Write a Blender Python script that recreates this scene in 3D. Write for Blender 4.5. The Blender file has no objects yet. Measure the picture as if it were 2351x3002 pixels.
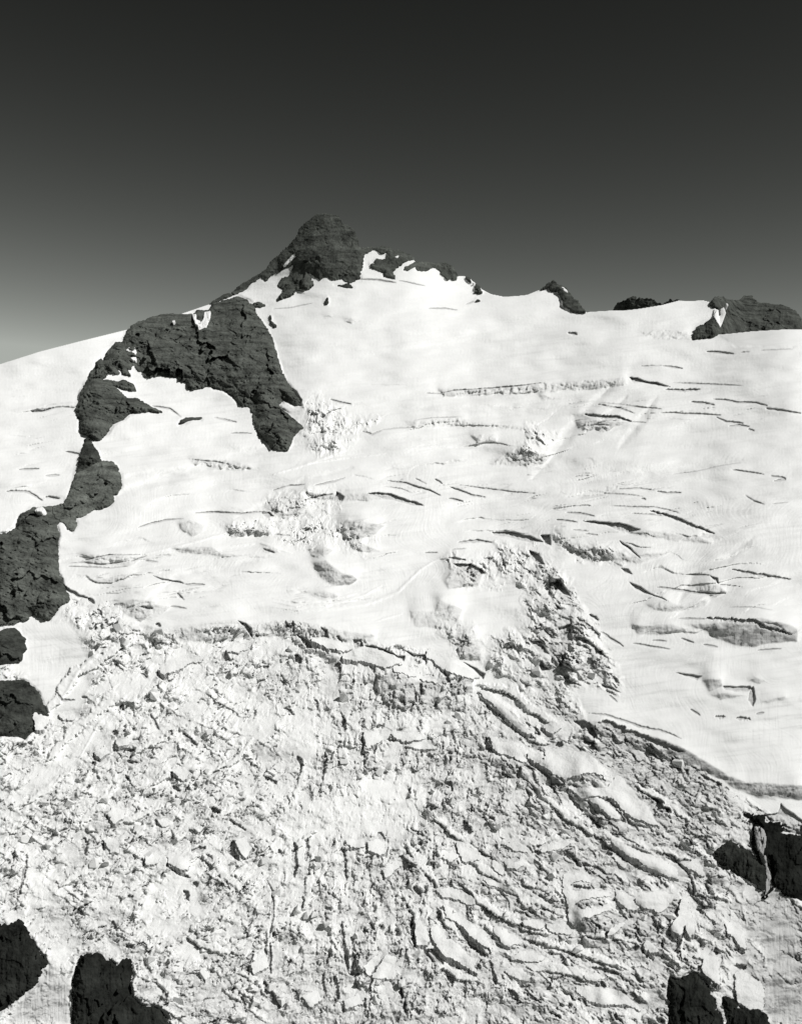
import bpy, math, random
import numpy as np
STEP = 1.85
SKY_P, SKY_M = 2.88, 0.186
EXPO = 0.0
DIG_K = 1.0
ROCK_A = 0.088

# ------------------------------------------------------------------ camera, sky, sun
scene = bpy.context.scene
C = scene.collection
W_PX, H_PX = 2351.0, 3002.0          # the terrain is surveyed in these units
CX, CY = W_PX / 2, H_PX / 2
F = 3229.0                            # focal length in the same units (40 degrees across)

cam_data = bpy.data.cameras.new('camera')
cam_data.sensor_fit = 'HORIZONTAL'
cam_data.sensor_width = 36.0
cam_data.lens = 36.0 * F / W_PX
cam_data.clip_start = 1.0
cam_data.clip_end = 60000.0
cam = bpy.data.objects.new('camera', cam_data)
C.objects.link(cam)
cam.location = (0, 0, 0)
cam.rotation_euler = (math.radians(90), 0, 0)
scene.camera = cam

SUN_EL = math.radians(45)
SUN_AZ = math.radians(62)             # to the right of straight behind the camera
sx = math.cos(SUN_EL) * math.sin(SUN_AZ)
sy = -math.cos(SUN_EL) * math.cos(SUN_AZ)
sz = math.sin(SUN_EL)
ld = bpy.data.lights.new('sun', 'SUN')
ld.energy = 4.25
ld.angle = math.radians(0.5)
ld.color = (1.0, 0.99, 0.975)
sun = bpy.data.objects.new('sun', ld)
C.objects.link(sun)
from mathutils import Vector
sun.rotation_euler = Vector((sx, sy, sz)).to_track_quat('Z', 'Y').to_euler()

world = bpy.data.worlds.new('World')
scene.world = world
world.use_nodes = True
nt = world.node_tree
nt.nodes.clear()
out = nt.nodes.new('ShaderNodeOutputWorld')
bg = nt.nodes.new('ShaderNodeBackground')
sky = nt.nodes.new('ShaderNodeTexSky')
sky.sky_type = 'NISHITA'
sky.sun_disc = False
sky.sun_elevation = SUN_EL
sky.sun_rotation = math.atan2(sx, sy)
sky.altitude = 2300
sky.air_density = 1.0
sky.dust_density = 0.35
sky.ozone_density = 1.0
sep = nt.nodes.new('ShaderNodeSeparateColor')       # red-filtered black and white film
pw = nt.nodes.new('ShaderNodeMath'); pw.operation = 'POWER'; pw.inputs[1].default_value = SKY_P
ml = nt.nodes.new('ShaderNodeMath'); ml.operation = 'MULTIPLY'; ml.inputs[1].default_value = SKY_M
tint = nt.nodes.new('ShaderNodeVectorMath'); tint.operation = 'SCALE'; tint.inputs[0].default_value = (0.95, 1.0, 0.925)
nt.links.new(sky.outputs[0], sep.inputs[0])
nt.links.new(sep.outputs[0], pw.inputs[0])
nt.links.new(pw.outputs[0], ml.inputs[0])
cap = nt.nodes.new('ShaderNodeMath'); cap.operation = 'MINIMUM'; cap.inputs[1].default_value = 4.2   # film shoulder
nt.links.new(ml.outputs[0], cap.inputs[0])
nt.links.new(cap.outputs[0], tint.inputs['Scale'])
nt.links.new(tint.outputs[0], bg.inputs[0])
bg.inputs[1].default_value = 0.1
nt.links.new(bg.outputs[0], out.inputs[0])

scene.view_settings.view_transform = 'Standard'
scene.view_settings.look = 'None'
scene.view_settings.exposure = EXPO
scene.view_settings.gamma = 1
scene.view_settings.use_curve_mapping = False
scene.cycles.max_bounces = 6
scene.cycles.diffuse_bounces = 3
# ------------------------------------------------------------------ noise on numpy arrays
_rng = np.random.RandomState(7)
_perm = np.concatenate([_rng.permutation(512)] * 3)
_ang = _rng.rand(512) * 2 * np.pi
_gx, _gy = np.cos(_ang), np.sin(_ang)
_r1, _r2, _r3 = _rng.rand(512), _rng.rand(512), _rng.rand(512)

def _h(ix, iy):
    return _perm[(_perm[ix & 511] + iy) & 511]

def perlin(x, y):
    xi = np.floor(x).astype(np.int64); yi = np.floor(y).astype(np.int64)
    xf = x - xi; yf = y - yi
    u = xf * xf * xf * (xf * (xf * 6 - 15) + 10); v = yf * yf * yf * (yf * (yf * 6 - 15) + 10)
    def g(ix, iy, dx, dy):
        h = _h(ix, iy)
        return _gx[h] * dx + _gy[h] * dy
    a = g(xi, yi, xf, yf); b = g(xi + 1, yi, xf - 1, yf)
    c = g(xi, yi + 1, xf, yf - 1); d = g(xi + 1, yi + 1, xf - 1, yf - 1)
    return (a + (b - a) * u + (c + (d - c) * u - a - (b - a) * u) * v) * 1.5

def fbm(x, y, octv=4, gain=0.5, ridge=False):
    s = np.zeros_like(x); a = 1.0; f = 1.0; n = 0.0
    for k in range(octv):
        p = perlin(x * f + 17.3 * k, y * f - 9.1 * k)
        if ridge: p = 1 - 2 * np.abs(p)
        s += a * p; n += a; a *= gain; f *= 2.03
    return s / n

def worley(x, y):
    """blocky facets: every cell is a tilted plane of its own height; also the distance to the cell border"""
    xi = np.floor(x).astype(np.int64); yi = np.floor(y).astype(np.int64)
    b1 = np.full(x.shape, 9.0); b2 = np.full(x.shape, 9.0); val = np.zeros(x.shape)
    for dx in (-1, 0, 1):
        for dy in (-1, 0, 1):
            h = _h(xi + dx, yi + dy)
            px = xi + dx + 0.15 + 0.7 * _r1[h]; py = yi + dy + 0.15 + 0.7 * _r2[h]
            ex = x - px; ey = y - py
            d = np.sqrt(ex * ex + ey * ey)
            near = d < b1
            b2 = np.where(near, b1, np.minimum(b2, d))
            v = _r3[h] * 1.3 - 0.65 + ex * (_gx[h] * 0.9) + ey * (_gy[h] * 0.9)
            val = np.where(near, v, val)
            b1 = np.where(near, d, b1)
    return val, b2 - b1

def sstep(a, b, x):
    t = np.clip((x - a) / (b - a), 0, 1)
    return t * t * (3 - 2 * t)

# ------------------------------------------------------------------ survey frames: (offset x, offset y, scale)
FR = {'a': (600, 600, .3513), 'b': (1000, 600, .3513), 'c': (1551, 750, .4684), 'd': (0, 800, .5855),
      'e': (0, 1200, .4587), 'f': (0, 2500, .3513), 'g': (1751, 2200, .3676), 'A': (800, 1100, .4684),
      'B': (1551, 1100, .4684), 'C': (200, 1300, .4684), 'D': (800, 1600, .4684), 'E': (1551, 1600, .4684),
      'F': (200, 1800, .4684), 'G': (800, 2100, .3513), 'H': (1300, 2100, .3513), 'I': (0, 2150, .4684),
      'J': (700, 2450, .3513), 'K': (1200, 2450, .4098), 'O': (0, 0, 1.3765), 'S': (0, 0, 1.0),
      'W': (1175, 557, .6885), 'X': (0, 557, .6885), 'Y': (0, 1640, .6885), 'Z': (1175, 1640, .6885)}

def P(s):
    """'a 1,2 3,4' -> list of points in survey units"""
    t = s.split()
    ox, oy, k = FR[t[0]]
    return np.array([[ox + k * float(q.split(',')[0]), oy + k * float(q.split(',')[1])] for q in t[1:]])

def seg_d(u, v, a, b):
    ax, ay = a; bx, by = b
    dx, dy = bx - ax, by - ay
    t = np.clip(((u - ax) * dx + (v - ay) * dy) / (dx * dx + dy * dy + 1e-9), 0, 1)
    return np.sqrt((u - ax - t * dx) ** 2 + (v - ay - t * dy) ** 2), t

def poly_sd(u, v, p):
    """signed distance, positive inside"""
    d = np.full(u.shape, 1e9); ins = np.zeros(u.shape, bool)
    n = len(p)
    for i in range(n):
        a, b = p[i], p[(i + 1) % n]
        d = np.minimum(d, seg_d(u, v, a, b)[0])
        if a[1] != b[1]:
            c = ((a[1] > v) != (b[1] > v)) & (u < (b[0] - a[0]) * (v - a[1]) / (b[1] - a[1]) + a[0])
            ins ^= c
    return np.where(ins, d, -d)

# ------------------------------------------------------------------ terrain grid
U0, U1, V0, V1 = -430.0, 2800.0, 560.0, 3300.0
us = np.arange(U0, U1 + .1, STEP); vs = np.arange(V0, V1 + .1, STEP)
NU, NV = len(us), len(vs)
U, V = np.meshgrid(us, vs)
wx = fbm(U / 34, V / 34, 4) * 7
wy = fbm(U / 34 + 50, V / 34 + 50, 4) * 7
UW, VW = U + wx, V + wy

def win(p, m):
    x0, y0 = p.min(0) - m; x1, y1 = p.max(0) + m
    i0 = int(np.clip((x0 - U0) / STEP, 0, NU)); i1 = int(np.clip((x1 - U0) / STEP + 2, 0, NU))
    j0 = int(np.clip((y0 - V0) / STEP, 0, NV)); j1 = int(np.clip((y1 - V0) / STEP + 2, 0, NV))
    return slice(j0, j1), slice(i0, i1)

SKYLINE = P('S -700,1290 -350,1180 -60,1085 42,1053 117,1029 234,999 375,964 420,950 527,920 612,891 635,879 674,869 700,857 723,845 745,820 775,803 800,792 830,778 861,764 881,760 1000,765 1050,745 1066,737 1093,729 1115,731 1180,745 1210,758 1235,782 1270,779 1290,790 1335,812 1345,808 1362,808 1378,816 1400,834 1415,848 1440,861 1475,868 1510,867 1545,863 1577,850 1611,842 1635,850 1650,872 1720,914 1760,911 1796,909 1840,908 1874,904 1940,893 1989,880 2030,881 2060,879 2080,884 2103,911 2106,980 2150,976 2207,970 2309,964 2450,968 2700,985')
vsky = np.interp(us, SKYLINE[:, 0], SKYLINE[:, 1])

tan_s_v = np.array([560, 800, 860, 960, 1100, 1400, 1700, 1830, 1950, 2300, 2700, 3300])
tan_s_d = np.array([60, 55, 30, 24, 21, 18, 19, 26, 36, 33, 34, 38])
sd_ = np.interp(vs, tan_s_v, tan_s_d)
lat = fbm(U / 900 + 3, V / 700 + 8, 3) * 3.5
SL = np.tan(np.radians(sd_[:, None] + lat))
TE = (CY - V) / F
rate = 1.0 / (F * np.maximum(SL - TE, 0.1))
lg = np.zeros((NV, NU))
lg[:-1] = np.cumsum((rate[::-1] * STEP), axis=0)[::-1][1:]
D0 = 930.0 * np.exp(lg)
G0 = D0 * rate                         # metres of depth per unit of picture height

def blur(a, n):
    k = 2 * n + 1
    for ax in (0, 1):
        pd = [(0, 0), (0, 0)]; pd[ax] = (n + 1, n)
        c = np.cumsum(np.pad(a, pd, mode='edge'), axis=ax)
        a = (c[k:] - c[:-k]) / k if ax == 0 else (c[:, k:] - c[:, :-k]) / k
    return a

def blob(spec_list, soft):
    """soft-edged union of polygons, 0..1"""
    m = np.zeros((NV, NU))
    for s in spec_list:
        p = P(s); w = win(p, soft * 2)
        sd = poly_sd(UW[w], VW[w], p)
        m[w] = np.maximum(m[w], sstep(-soft, soft, sd))
    return m
# ------------------------------------------------------------------ the survey: where the ice is broken, smooth, steep, cracked
ROUGH = ['O -250,1430 60,1400 150,1290 210,1310 330,1340 470,1335 640,1325 750,1360 900,1385 1000,1440 1040,1475 1120,1530 1200,1565 1250,1540 1330,1560 1430,1600 1530,1665 1640,1735 1720,1760 2000,1800 2000,2500 -250,2500',
 'Z 560,480 700,540 760,640 760,720 620,700 560,620', 'Z 350,340 480,310 620,430 600,660 480,600 380,450', 'O 1060,1165 1140,1160 1180,1200 1230,1290 1290,1380 1320,1480 1250,1460 1180,1440 1120,1390 1110,1300 1130,1260 1060,1220',
 'O 640,845 680,850 730,870 740,900 720,960 660,960 640,930 650,890', 'O 680,900 800,890 740,940 690,955',
 'O 570,1055 650,1045 720,1048 730,1080 680,1105 620,1110 565,1090', 'O 480,1120 700,1105 800,1150 780,1175 640,1160',
 'O 950,1190 1050,1180 1060,1250 980,1245', 'O 1110,1330 1240,1340 1300,1430 1170,1420', 'O 940,1330 1010,1340 1020,1400 970,1390',
 'O 150,1270 250,1290 300,1360 180,1400', 'B 170,1010 400,1080 620,1120 560,1160 330,1130 200,1060', 'O 1130,905 1180,930 1140,985 1090,970']
SMOOTH = ['I 170,830 400,810 390,880 340,1000 150,990','Z 1380,1330 1640,1440 1760,1960 1560,1960 1420,1500','f 350,960 430,960 600,1100 600,1420 60,1420 240,1150','O 30,1330 150,1320 190,1400 180,1500 110,1530 30,1420', 'O 760,1660 880,1650 900,1720 860,1780 740,1770 690,1720',
 'O 180,1480 320,1390 420,1350 460,1360 330,1440 200,1540', 'O 60,1640 160,1560 240,1500 260,1520 170,1620 90,1700 40,1720',
 'O 300,1900 420,1830 440,1960 330,2010', 'O 60,1880 150,1880 120,2000 50,2000', 'O 1230,1610 1320,1650 1400,1790 1340,1760 1250,1700',
 'O 1580,1960 1680,1960 1700,2170 1610,2170 1540,2080', 'O 960,1400 1060,1440 1120,1500 1010,1470', 'O 40,1960 150,1950 160,2160 40,2170',
 'O 500,1540 640,1500 700,1600 560,1640', 'O 560,1760 700,1700 740,1760 600,1860']
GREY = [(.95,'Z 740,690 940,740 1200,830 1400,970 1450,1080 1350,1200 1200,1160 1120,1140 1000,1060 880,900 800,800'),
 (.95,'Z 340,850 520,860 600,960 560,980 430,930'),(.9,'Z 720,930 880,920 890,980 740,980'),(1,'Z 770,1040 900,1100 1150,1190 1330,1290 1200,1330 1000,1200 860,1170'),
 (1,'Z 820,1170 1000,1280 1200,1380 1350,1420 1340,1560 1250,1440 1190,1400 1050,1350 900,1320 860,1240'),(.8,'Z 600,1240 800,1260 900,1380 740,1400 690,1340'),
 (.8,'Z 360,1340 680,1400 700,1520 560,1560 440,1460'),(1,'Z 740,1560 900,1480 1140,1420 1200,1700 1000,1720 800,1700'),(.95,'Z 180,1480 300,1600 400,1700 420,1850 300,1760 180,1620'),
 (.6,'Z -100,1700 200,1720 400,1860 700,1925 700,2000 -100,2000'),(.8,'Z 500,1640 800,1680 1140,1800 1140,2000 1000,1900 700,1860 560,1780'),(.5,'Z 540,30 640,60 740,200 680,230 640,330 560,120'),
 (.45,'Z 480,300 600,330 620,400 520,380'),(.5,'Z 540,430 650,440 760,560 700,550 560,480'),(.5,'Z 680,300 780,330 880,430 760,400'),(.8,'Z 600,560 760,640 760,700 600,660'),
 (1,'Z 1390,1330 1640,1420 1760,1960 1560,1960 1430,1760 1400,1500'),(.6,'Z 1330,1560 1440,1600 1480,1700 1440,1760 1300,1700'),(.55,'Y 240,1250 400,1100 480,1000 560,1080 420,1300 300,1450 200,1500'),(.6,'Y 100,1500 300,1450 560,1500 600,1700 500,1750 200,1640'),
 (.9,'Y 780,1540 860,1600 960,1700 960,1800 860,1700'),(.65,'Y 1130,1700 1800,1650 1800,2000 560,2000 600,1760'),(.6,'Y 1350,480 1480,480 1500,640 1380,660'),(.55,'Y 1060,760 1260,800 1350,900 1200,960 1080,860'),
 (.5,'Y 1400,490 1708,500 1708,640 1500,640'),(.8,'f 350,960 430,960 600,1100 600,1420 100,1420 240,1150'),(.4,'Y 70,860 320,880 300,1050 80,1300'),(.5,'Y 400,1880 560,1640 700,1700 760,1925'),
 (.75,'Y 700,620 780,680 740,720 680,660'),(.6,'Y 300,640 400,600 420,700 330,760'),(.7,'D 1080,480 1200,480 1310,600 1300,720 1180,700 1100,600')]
APRON = ['O 20,1325 150,1318 195,1400 185,1500 120,1545 100,1520 60,1440 20,1440','e 98,1640 200,1700 330,1700 480,1560 560,1500 560,1700 440,1900 330,1980 300,1900 250,1780 160,1720','f 350,960 430,960 560,1100 590,1420 60,1420 240,1150','g 1340,1180 1420,1110 1520,1180 1700,1300 1700,2200 1400,2200 1340,1700 1280,1300']
BOOST = ['Z 540,20 700,60 800,180 860,400 900,560 700,560 480,420 440,280 600,240', 'O 640,845 680,850 740,880 740,900 720,960 660,960 640,930']
RIDGE = [(7,'D 0,350 150,380 350,370 550,320 680,250'),(8,'D 0,385 200,405 420,390 620,355 780,290 920,150 1000,100 1080,70'),(5,'D 640,475 720,450 810,425'),(6,'D 0,330 150,350 350,345 520,300'),
 (6,'Y 330,860 420,700 560,560'),(8,'Y 240,640 330,480 420,400 560,330 680,290'),(6,'D 260,370 450,372 600,340'),(5,'C 450,700 700,640 1000,560'),(6,'C 1020,640 1200,620 1400,690'),(6,'A 0,620 200,560 450,470'),(5,'A 150,560 420,520 700,490')]
BARE = ['O 40,1600 300,1560 600,1580 900,1560 1000,1500 1200,1560 1400,1600 1620,1720 1720,1800 1720,2300 -100,2300 -100,1600',
 'O 1160,1180 1240,1300 1300,1440 1200,1440 1120,1380 1170,1300', 'O 520,1380 700,1400 960,1450 1040,1520 900,1600 700,1560 560,1480']
# steep ice faces: (strength, bareness with painted shade, outline)
RIBS = [(28,'Z 160,1490 250,1590 330,1640 400,1690'),(26,'Z 360,1560 440,1620 500,1650'),(30,'Z 60,1560 150,1680 250,1780 330,1790'),(22,'Z 300,1440 420,1500 520,1560 640,1600'),
 (26,'Z 340,790 500,810 620,860 760,950 900,1080 1110,1145'),(26,'Z 880,1200 1000,1270 1150,1340'),(24,'Z 330,560 480,680 560,760 640,790'),(20,'Z 330,530 470,560 560,640 680,710'),(18,'Z 400,1360 520,1440 640,1480 700,1520'),
 (24,'Z 440,1680 560,1720 700,1750 860,1800'),(20,'Z 560,1620 700,1650 840,1700 960,1740'),(20,'Z 700,1330 820,1440 900,1420'),(18,'Z 230,1230 330,1300 420,1360 500,1430'),(22,'Z 900,1440 1000,1440 1140,1420'),
 (20,'Z 1150,1500 1180,1600 1200,1700'),(18,'Z 820,940 960,1060 1050,1130'),(20,'Z 440,1220 600,1200 720,1180'),(20,'Z 20,1200 100,1300 160,1380'),(16,'Z 130,1080 240,1180 330,1260'),(20,'Z 600,1000 720,1100 820,1170'),(18,'Z 0,1420 60,1500 90,1600'),
 (16,'Z 1000,960 1120,1020 1240,1120'),(16,'Z 960,1180 1080,1230 1240,1280'),(16,'Z 520,1380 620,1400 700,1450'),(18,'Z 760,1600 900,1600 1040,1640'),(16,'Z 220,1380 320,1440 400,1500 470,1540'),
 (26,'Y 200,860 300,740 420,640 530,570'),(30,'Y 140,720 330,480 560,340'),(16,'Y 560,830 700,760 760,730'),(16,'Y 1080,760 1000,860 900,900'),(18,'Y 1080,1560 1250,1530 1340,1490'),(26,'Y 620,1680 680,1780 760,1880'),(20,'Y 800,1600 860,1640 980,1680'),
 (14,'Y 1200,1260 1290,1200 1350,1150'),(20,'Y 330,1150 420,1040 500,960'),(16,'Y 90,1050 190,990 300,900'),(18,'Y 860,1260 960,1340 1040,1420'),(16,'Y 1180,1400 1150,1560 1140,1700'),(18,'Y 1330,1250 1320,1400 1290,1500'),(18,'Y 1000,1740 1100,1800 1160,1880'),(20,'Y 440,1750 500,1820 520,1920'),
 (16,'Y 480,1130 600,1090 700,1050'),(16,'Y 640,960 760,900 860,860'),(18,'Y 250,1400 380,1310 480,1250'),(16,'Y 1300,860 1280,960 1240,1060'),(16,'Y 900,1100 1010,1060 1100,1000')]
TROUGH = [(18, 3.5, 'W 900,830 780,950 700,1060 620,1170 560,1230'), (14, 2.6, 'W 1090,880 1010,1000 930,1100'), (12, 2.6, 'W 960,880 900,940 830,1010'), (16, 2.4, 'W 1450,1150 1150,1210 900,1230 600,1270'),
 (10, 2.5, 'W 520,1760 640,1850 700,1916'), (12, 2.2, 'X 620,1750 760,1650 1100,1580'), (16, 2.6, 'X 300,1380 700,1230 1150,1090 1400,1020'), (14, 2.4, 'X 540,1220 800,1200 1100,1190'), (12, 2.4, 'X 1000,1400 1150,1330 1300,1240 1500,1180'),
 (10, 2.2, 'X 1250,1700 1400,1760 1600,1740'), (14, 2.4, 'W 1500,1480 1400,1560 1250,1640 1180,1760'), (14, 2.5, 'W 0,1060 240,1080 460,1140 620,1170'), (12, 2.2, 'W 0,930 300,935 560,950 760,900')]
SCARP = [(.8,.4,'W 160,850 400,840 640,820 960,795 960,830 800,850 500,870 180,880'),(.6,.5,'W 590,872 690,890 600,897'),(.6,.3,'W 290,1040 400,1040 410,1070 330,1085'),
 (.8,.5,'W 740,980 980,985 860,1035 760,1012'),(.6,.45,'W 380,1165 480,1100 650,1130 600,1172 520,1180'),(.6,.45,'W 40,1790 240,1800 260,1880 60,1860'),(.8,.6,'W 180,1660 240,1600 350,1640 330,1690 200,1700'),
 (.6,.3,'W 0,980 250,985 480,1000 560,1020 300,1010 60,1010'),(.7,.5,'X 1290,1280 1430,1300 1560,1290 1700,1310 1560,1325 1330,1320'),(.6,.45,'X 1120,1350 1290,1300 1330,1390 1200,1400'),(.7,.45,'X 960,1440 1150,1440 1160,1470 990,1480'),
 (.6,.4,'X 800,1140 1000,1150 1100,1190 960,1195 830,1170'),(.7,.5,'X 1120,1520 1180,1530 1190,1550 1130,1545'),(.8,.55,'X 1430,1430 1480,1400 1640,1430 1600,1470 1480,1500'),(.6,.4,'X 350,1550 620,1560 560,1600 380,1600'),(.9,.95,'Z 740,685 860,690 940,720 1100,760 1200,800 1330,880 1440,950 1645,960 1720,965 1720,1030 1500,1000 1340,930 1180,870 1000,800 860,760'),
 (.5, .25, 'A 1040,115 1300,88 1708,50 1708,100 1300,125 1060,132'), (.6, .25, 'A 940,285 1060,265 1200,275 1230,300 1100,315 980,310'),
 (.8, .6, 'A 410,990 440,950 490,940 560,1000 620,1010 510,1025'), (.9, .6, 'A 495,1060 540,1040 640,1090 680,1110 520,1105'),
 (.6, .5, 'A 490,910 600,890 520,950'), (.6, .6, 'A 230,1110 320,1070 380,1100 330,1140 250,1145'),
 (.8, .75, 'D 250,110 330,90 380,130 440,175 500,180 535,215 480,245 380,250 300,200'), (.6, .5, 'D 255,295 330,280 410,310 400,335 300,325'),
 (.8, .5, 'B 300,330 350,300 450,310 500,325 440,350 360,350'), (.9, .5, 'B 640,990 740,970 900,990 1060,1010 1170,1055 1050,1050 850,1030 700,1010'),
 (.9, .5, 'B 170,1010 290,1050 420,1080 560,1100 640,1140 740,1110 900,1105 840,1130 740,1165 680,1185 600,1160 450,1160 370,1150 260,1110 190,1050'),
 (.8, .5, 'E 1040,270 1110,235 1190,250 1240,295 1150,330 1100,300'), (.8, .5, 'E 720,370 850,340 940,370 1050,345 1120,340 1110,375 1000,405 880,418 780,400'),
 (.9, .8, 'E 970,495 1110,490 1200,480 1300,460 1450,450 1620,490 1680,520 1680,600 1500,615 1380,640 1280,620 1170,580 1160,550 1060,520'),
 (.7, .5, 'E 640,490 760,500 900,490 1000,525 830,560 690,560'), (.9, .6, 'E 1090,840 1200,830 1210,890 1130,910'),
 (.9, .4, 'E 1130,930 1250,920 1360,940 1200,965'), (.9, .4, 'E 1420,990 1600,940 1616,965 1500,985'), (.6, .4, 'E 1370,850 1420,820 1490,855 1440,862'),
 (.9, .7, 'g 640,30 780,60 940,180 900,190 700,130 640,60'), (.8, .6, 'g 960,170 1180,250 1330,320 1440,400 1300,390 1080,300 970,220'),
 (.8, .5, 'g 1180,250 1510,290 1600,300 1600,390 1380,380'), (.5, .3, 'C 770,100 900,115 1000,130 1150,150 1110,175 960,160 820,145'),
 (.7, .5, 'C 690,500 760,480 860,510 830,560 780,590 710,540'), (.7, .5, 'C 980,550 1080,555 1240,540 1250,555 1150,570 1020,585'),
 (.7, .6, 'C 650,660 800,645 900,650 960,690 1150,700 1000,715 880,700 700,685'), (.5, .4, 'C 310,1010 480,985 640,1030 560,1090 450,1110 370,1070'),
 (.8, .5, 'C 140,860 300,840 400,810 440,815 350,860 200,880'), (.6, .5, 'd 330,660 385,665 370,685'), (.5, .25, 'c 670,480 850,460 980,470 1020,520 830,530 740,500'),
 (.5, .3, 'a 990,935 1040,915 1090,930 1010,950'), (.5, .3, 'a 1140,950 1200,940 1310,970 1220,995'),
 (.9, .35, 'F 470,150 600,100 900,50 1050,40 1150,60 1400,40 1550,60 1708,100 1708,160 1420,140 1150,150 950,190 800,170 600,170'),
 (.95, .35, 'D 0,470 130,470 300,500 480,540 640,560 630,600 480,610 300,575 140,560 0,540'),
 (.9, .5, 'D 130,600 240,600 340,680 430,700 440,830 620,830 740,780 900,840 1030,860 1100,780 1250,840 1250,920 1150,950 1100,1000 1000,1060 840,1050 700,970 620,860 400,820 330,700 200,680'),
 (.8, .5, 'D 1040,340 1120,370 1190,400 1160,480 1090,470 1000,450'), (.7, .6, 'D 1160,680 1220,600 1300,640 1300,720 1200,720'),
 (.8, .3, 'F 200,60 340,40 500,70 560,80 560,110 460,100 380,120'), (.7, .5, 'e 740,1240 850,1210 1000,1230 980,1310 900,1360 780,1300'),
 (.8, .6, 'H 320,340 440,350 560,370 660,380 700,470 780,560 780,600 690,560 560,480 400,400'),
 (.8, .6, 'H 1020,520 1190,470 1310,500 1390,600 1250,600 1100,590 1030,560'), (.8, .7, 'H 770,400 900,480 1030,560 1030,640 900,560 780,450'),
 (.8, .7, 'H 1170,700 1290,760 1440,860 1550,980 1500,1000 1340,930 1230,850 1150,760'), (.7, .6, 'g 300,1200 400,1200 540,1215 555,1250 440,1255 330,1240'),
 (.7, .6, 'K 1200,600 1300,580 1420,600 1430,700 1380,770 1250,740 1180,680')]
# open cracks and one shadowed ice wedge as outlines (depth, outline)
CRACKP = [(14,'g 1330,514 1440,500 1460,425 1510,470 1640,560 1640,680 1480,655 1470,578 1350,575'),  # first outline is the shadowed ice wedge, darkened like a crack
 (12, 'A 590,740 660,730 740,740 830,775 900,795 945,820 880,815 800,795 740,780 690,775 640,760'), (10, 'A 400,730 450,760 430,790 380,790'),
 (12, 'A 1370,980 1500,980 1620,1010 1700,1045 1600,1045 1480,1015 1380,1000'), (8, 'A 1080,1140 1140,1138 1210,1155 1205,1162 1130,1155'),
 (14, 'A 1130,1180 1240,1180 1300,1210 1330,1240 1250,1270 1200,1230 1150,1200'), (12, 'B 630,10 680,15 720,35 800,45 880,70 800,65 700,45 650,40'),
 (14, 'B 340,910 440,915 520,925 560,920 650,950 700,965 620,990 560,970 480,940 380,925'), (10, 'B 560,1035 640,1080 700,1150 640,1100 580,1060'),
 (14, 'B 70,1000 130,1000 135,1065 100,1060'), (12, 'E 1130,185 1180,200 1190,240 1330,258 1200,245 1150,210'),
 (12, 'E 630,230 700,260 760,300 840,330 870,350 800,320 720,300 660,270'), (8, 'E 570,140 620,145 650,180 600,170'),
 (10, 'E 910,795 1080,815 1050,840 980,820'), (12, 'E 1210,880 1380,880 1400,910 1310,915 1220,905'), (10, 'E 1380,900 1400,880 1420,960 1400,1010 1370,970'),
 (16, 'E 120,230 180,220 230,260 260,320 210,300 150,240'), (12, 'E 280,570 340,570 400,610 440,660 500,712 430,680 380,620 300,590'),
 (12, 'E 450,865 520,885 580,925 520,905 460,885'), (12, 'E 160,680 210,740 280,790 200,760'), (12, 'E 190,800 250,830 330,880 240,860'),
 (16, 'E 0,30 60,50 100,120 60,120 20,90'), (16, 'E 180,510 260,490 270,600 200,600'), (12, 'E 0,600 60,590 130,680 60,670'), (14, 'E 20,730 80,720 130,780 50,785'),
 (8, 'C 1200,430 1260,430 1290,455 1240,465'), (8, 'C 520,825 600,850 700,865 730,880 660,870 580,855'), (8, 'd 150,690 230,682 290,672 240,690 160,700'),
 (18, 'D 570,630 620,622 700,650 780,690 830,690 820,725 760,690 690,660'),
 (16, 'D 820,655 880,680 950,680 945,720 880,700'), (16, 'D 1190,730 1290,780 1330,800 1320,840 1280,800'), (14, 'D 500,590 550,585 565,630 510,650'),
 (14, 'F 1060,40 1110,60 1150,90 1150,150 1120,110'), (12, 'F 1360,40 1400,90 1330,130'), (14, 'F 1580,80 1620,100 1630,150 1580,150'), (18, 'F 960,260 990,230 1020,300 960,300')]
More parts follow.
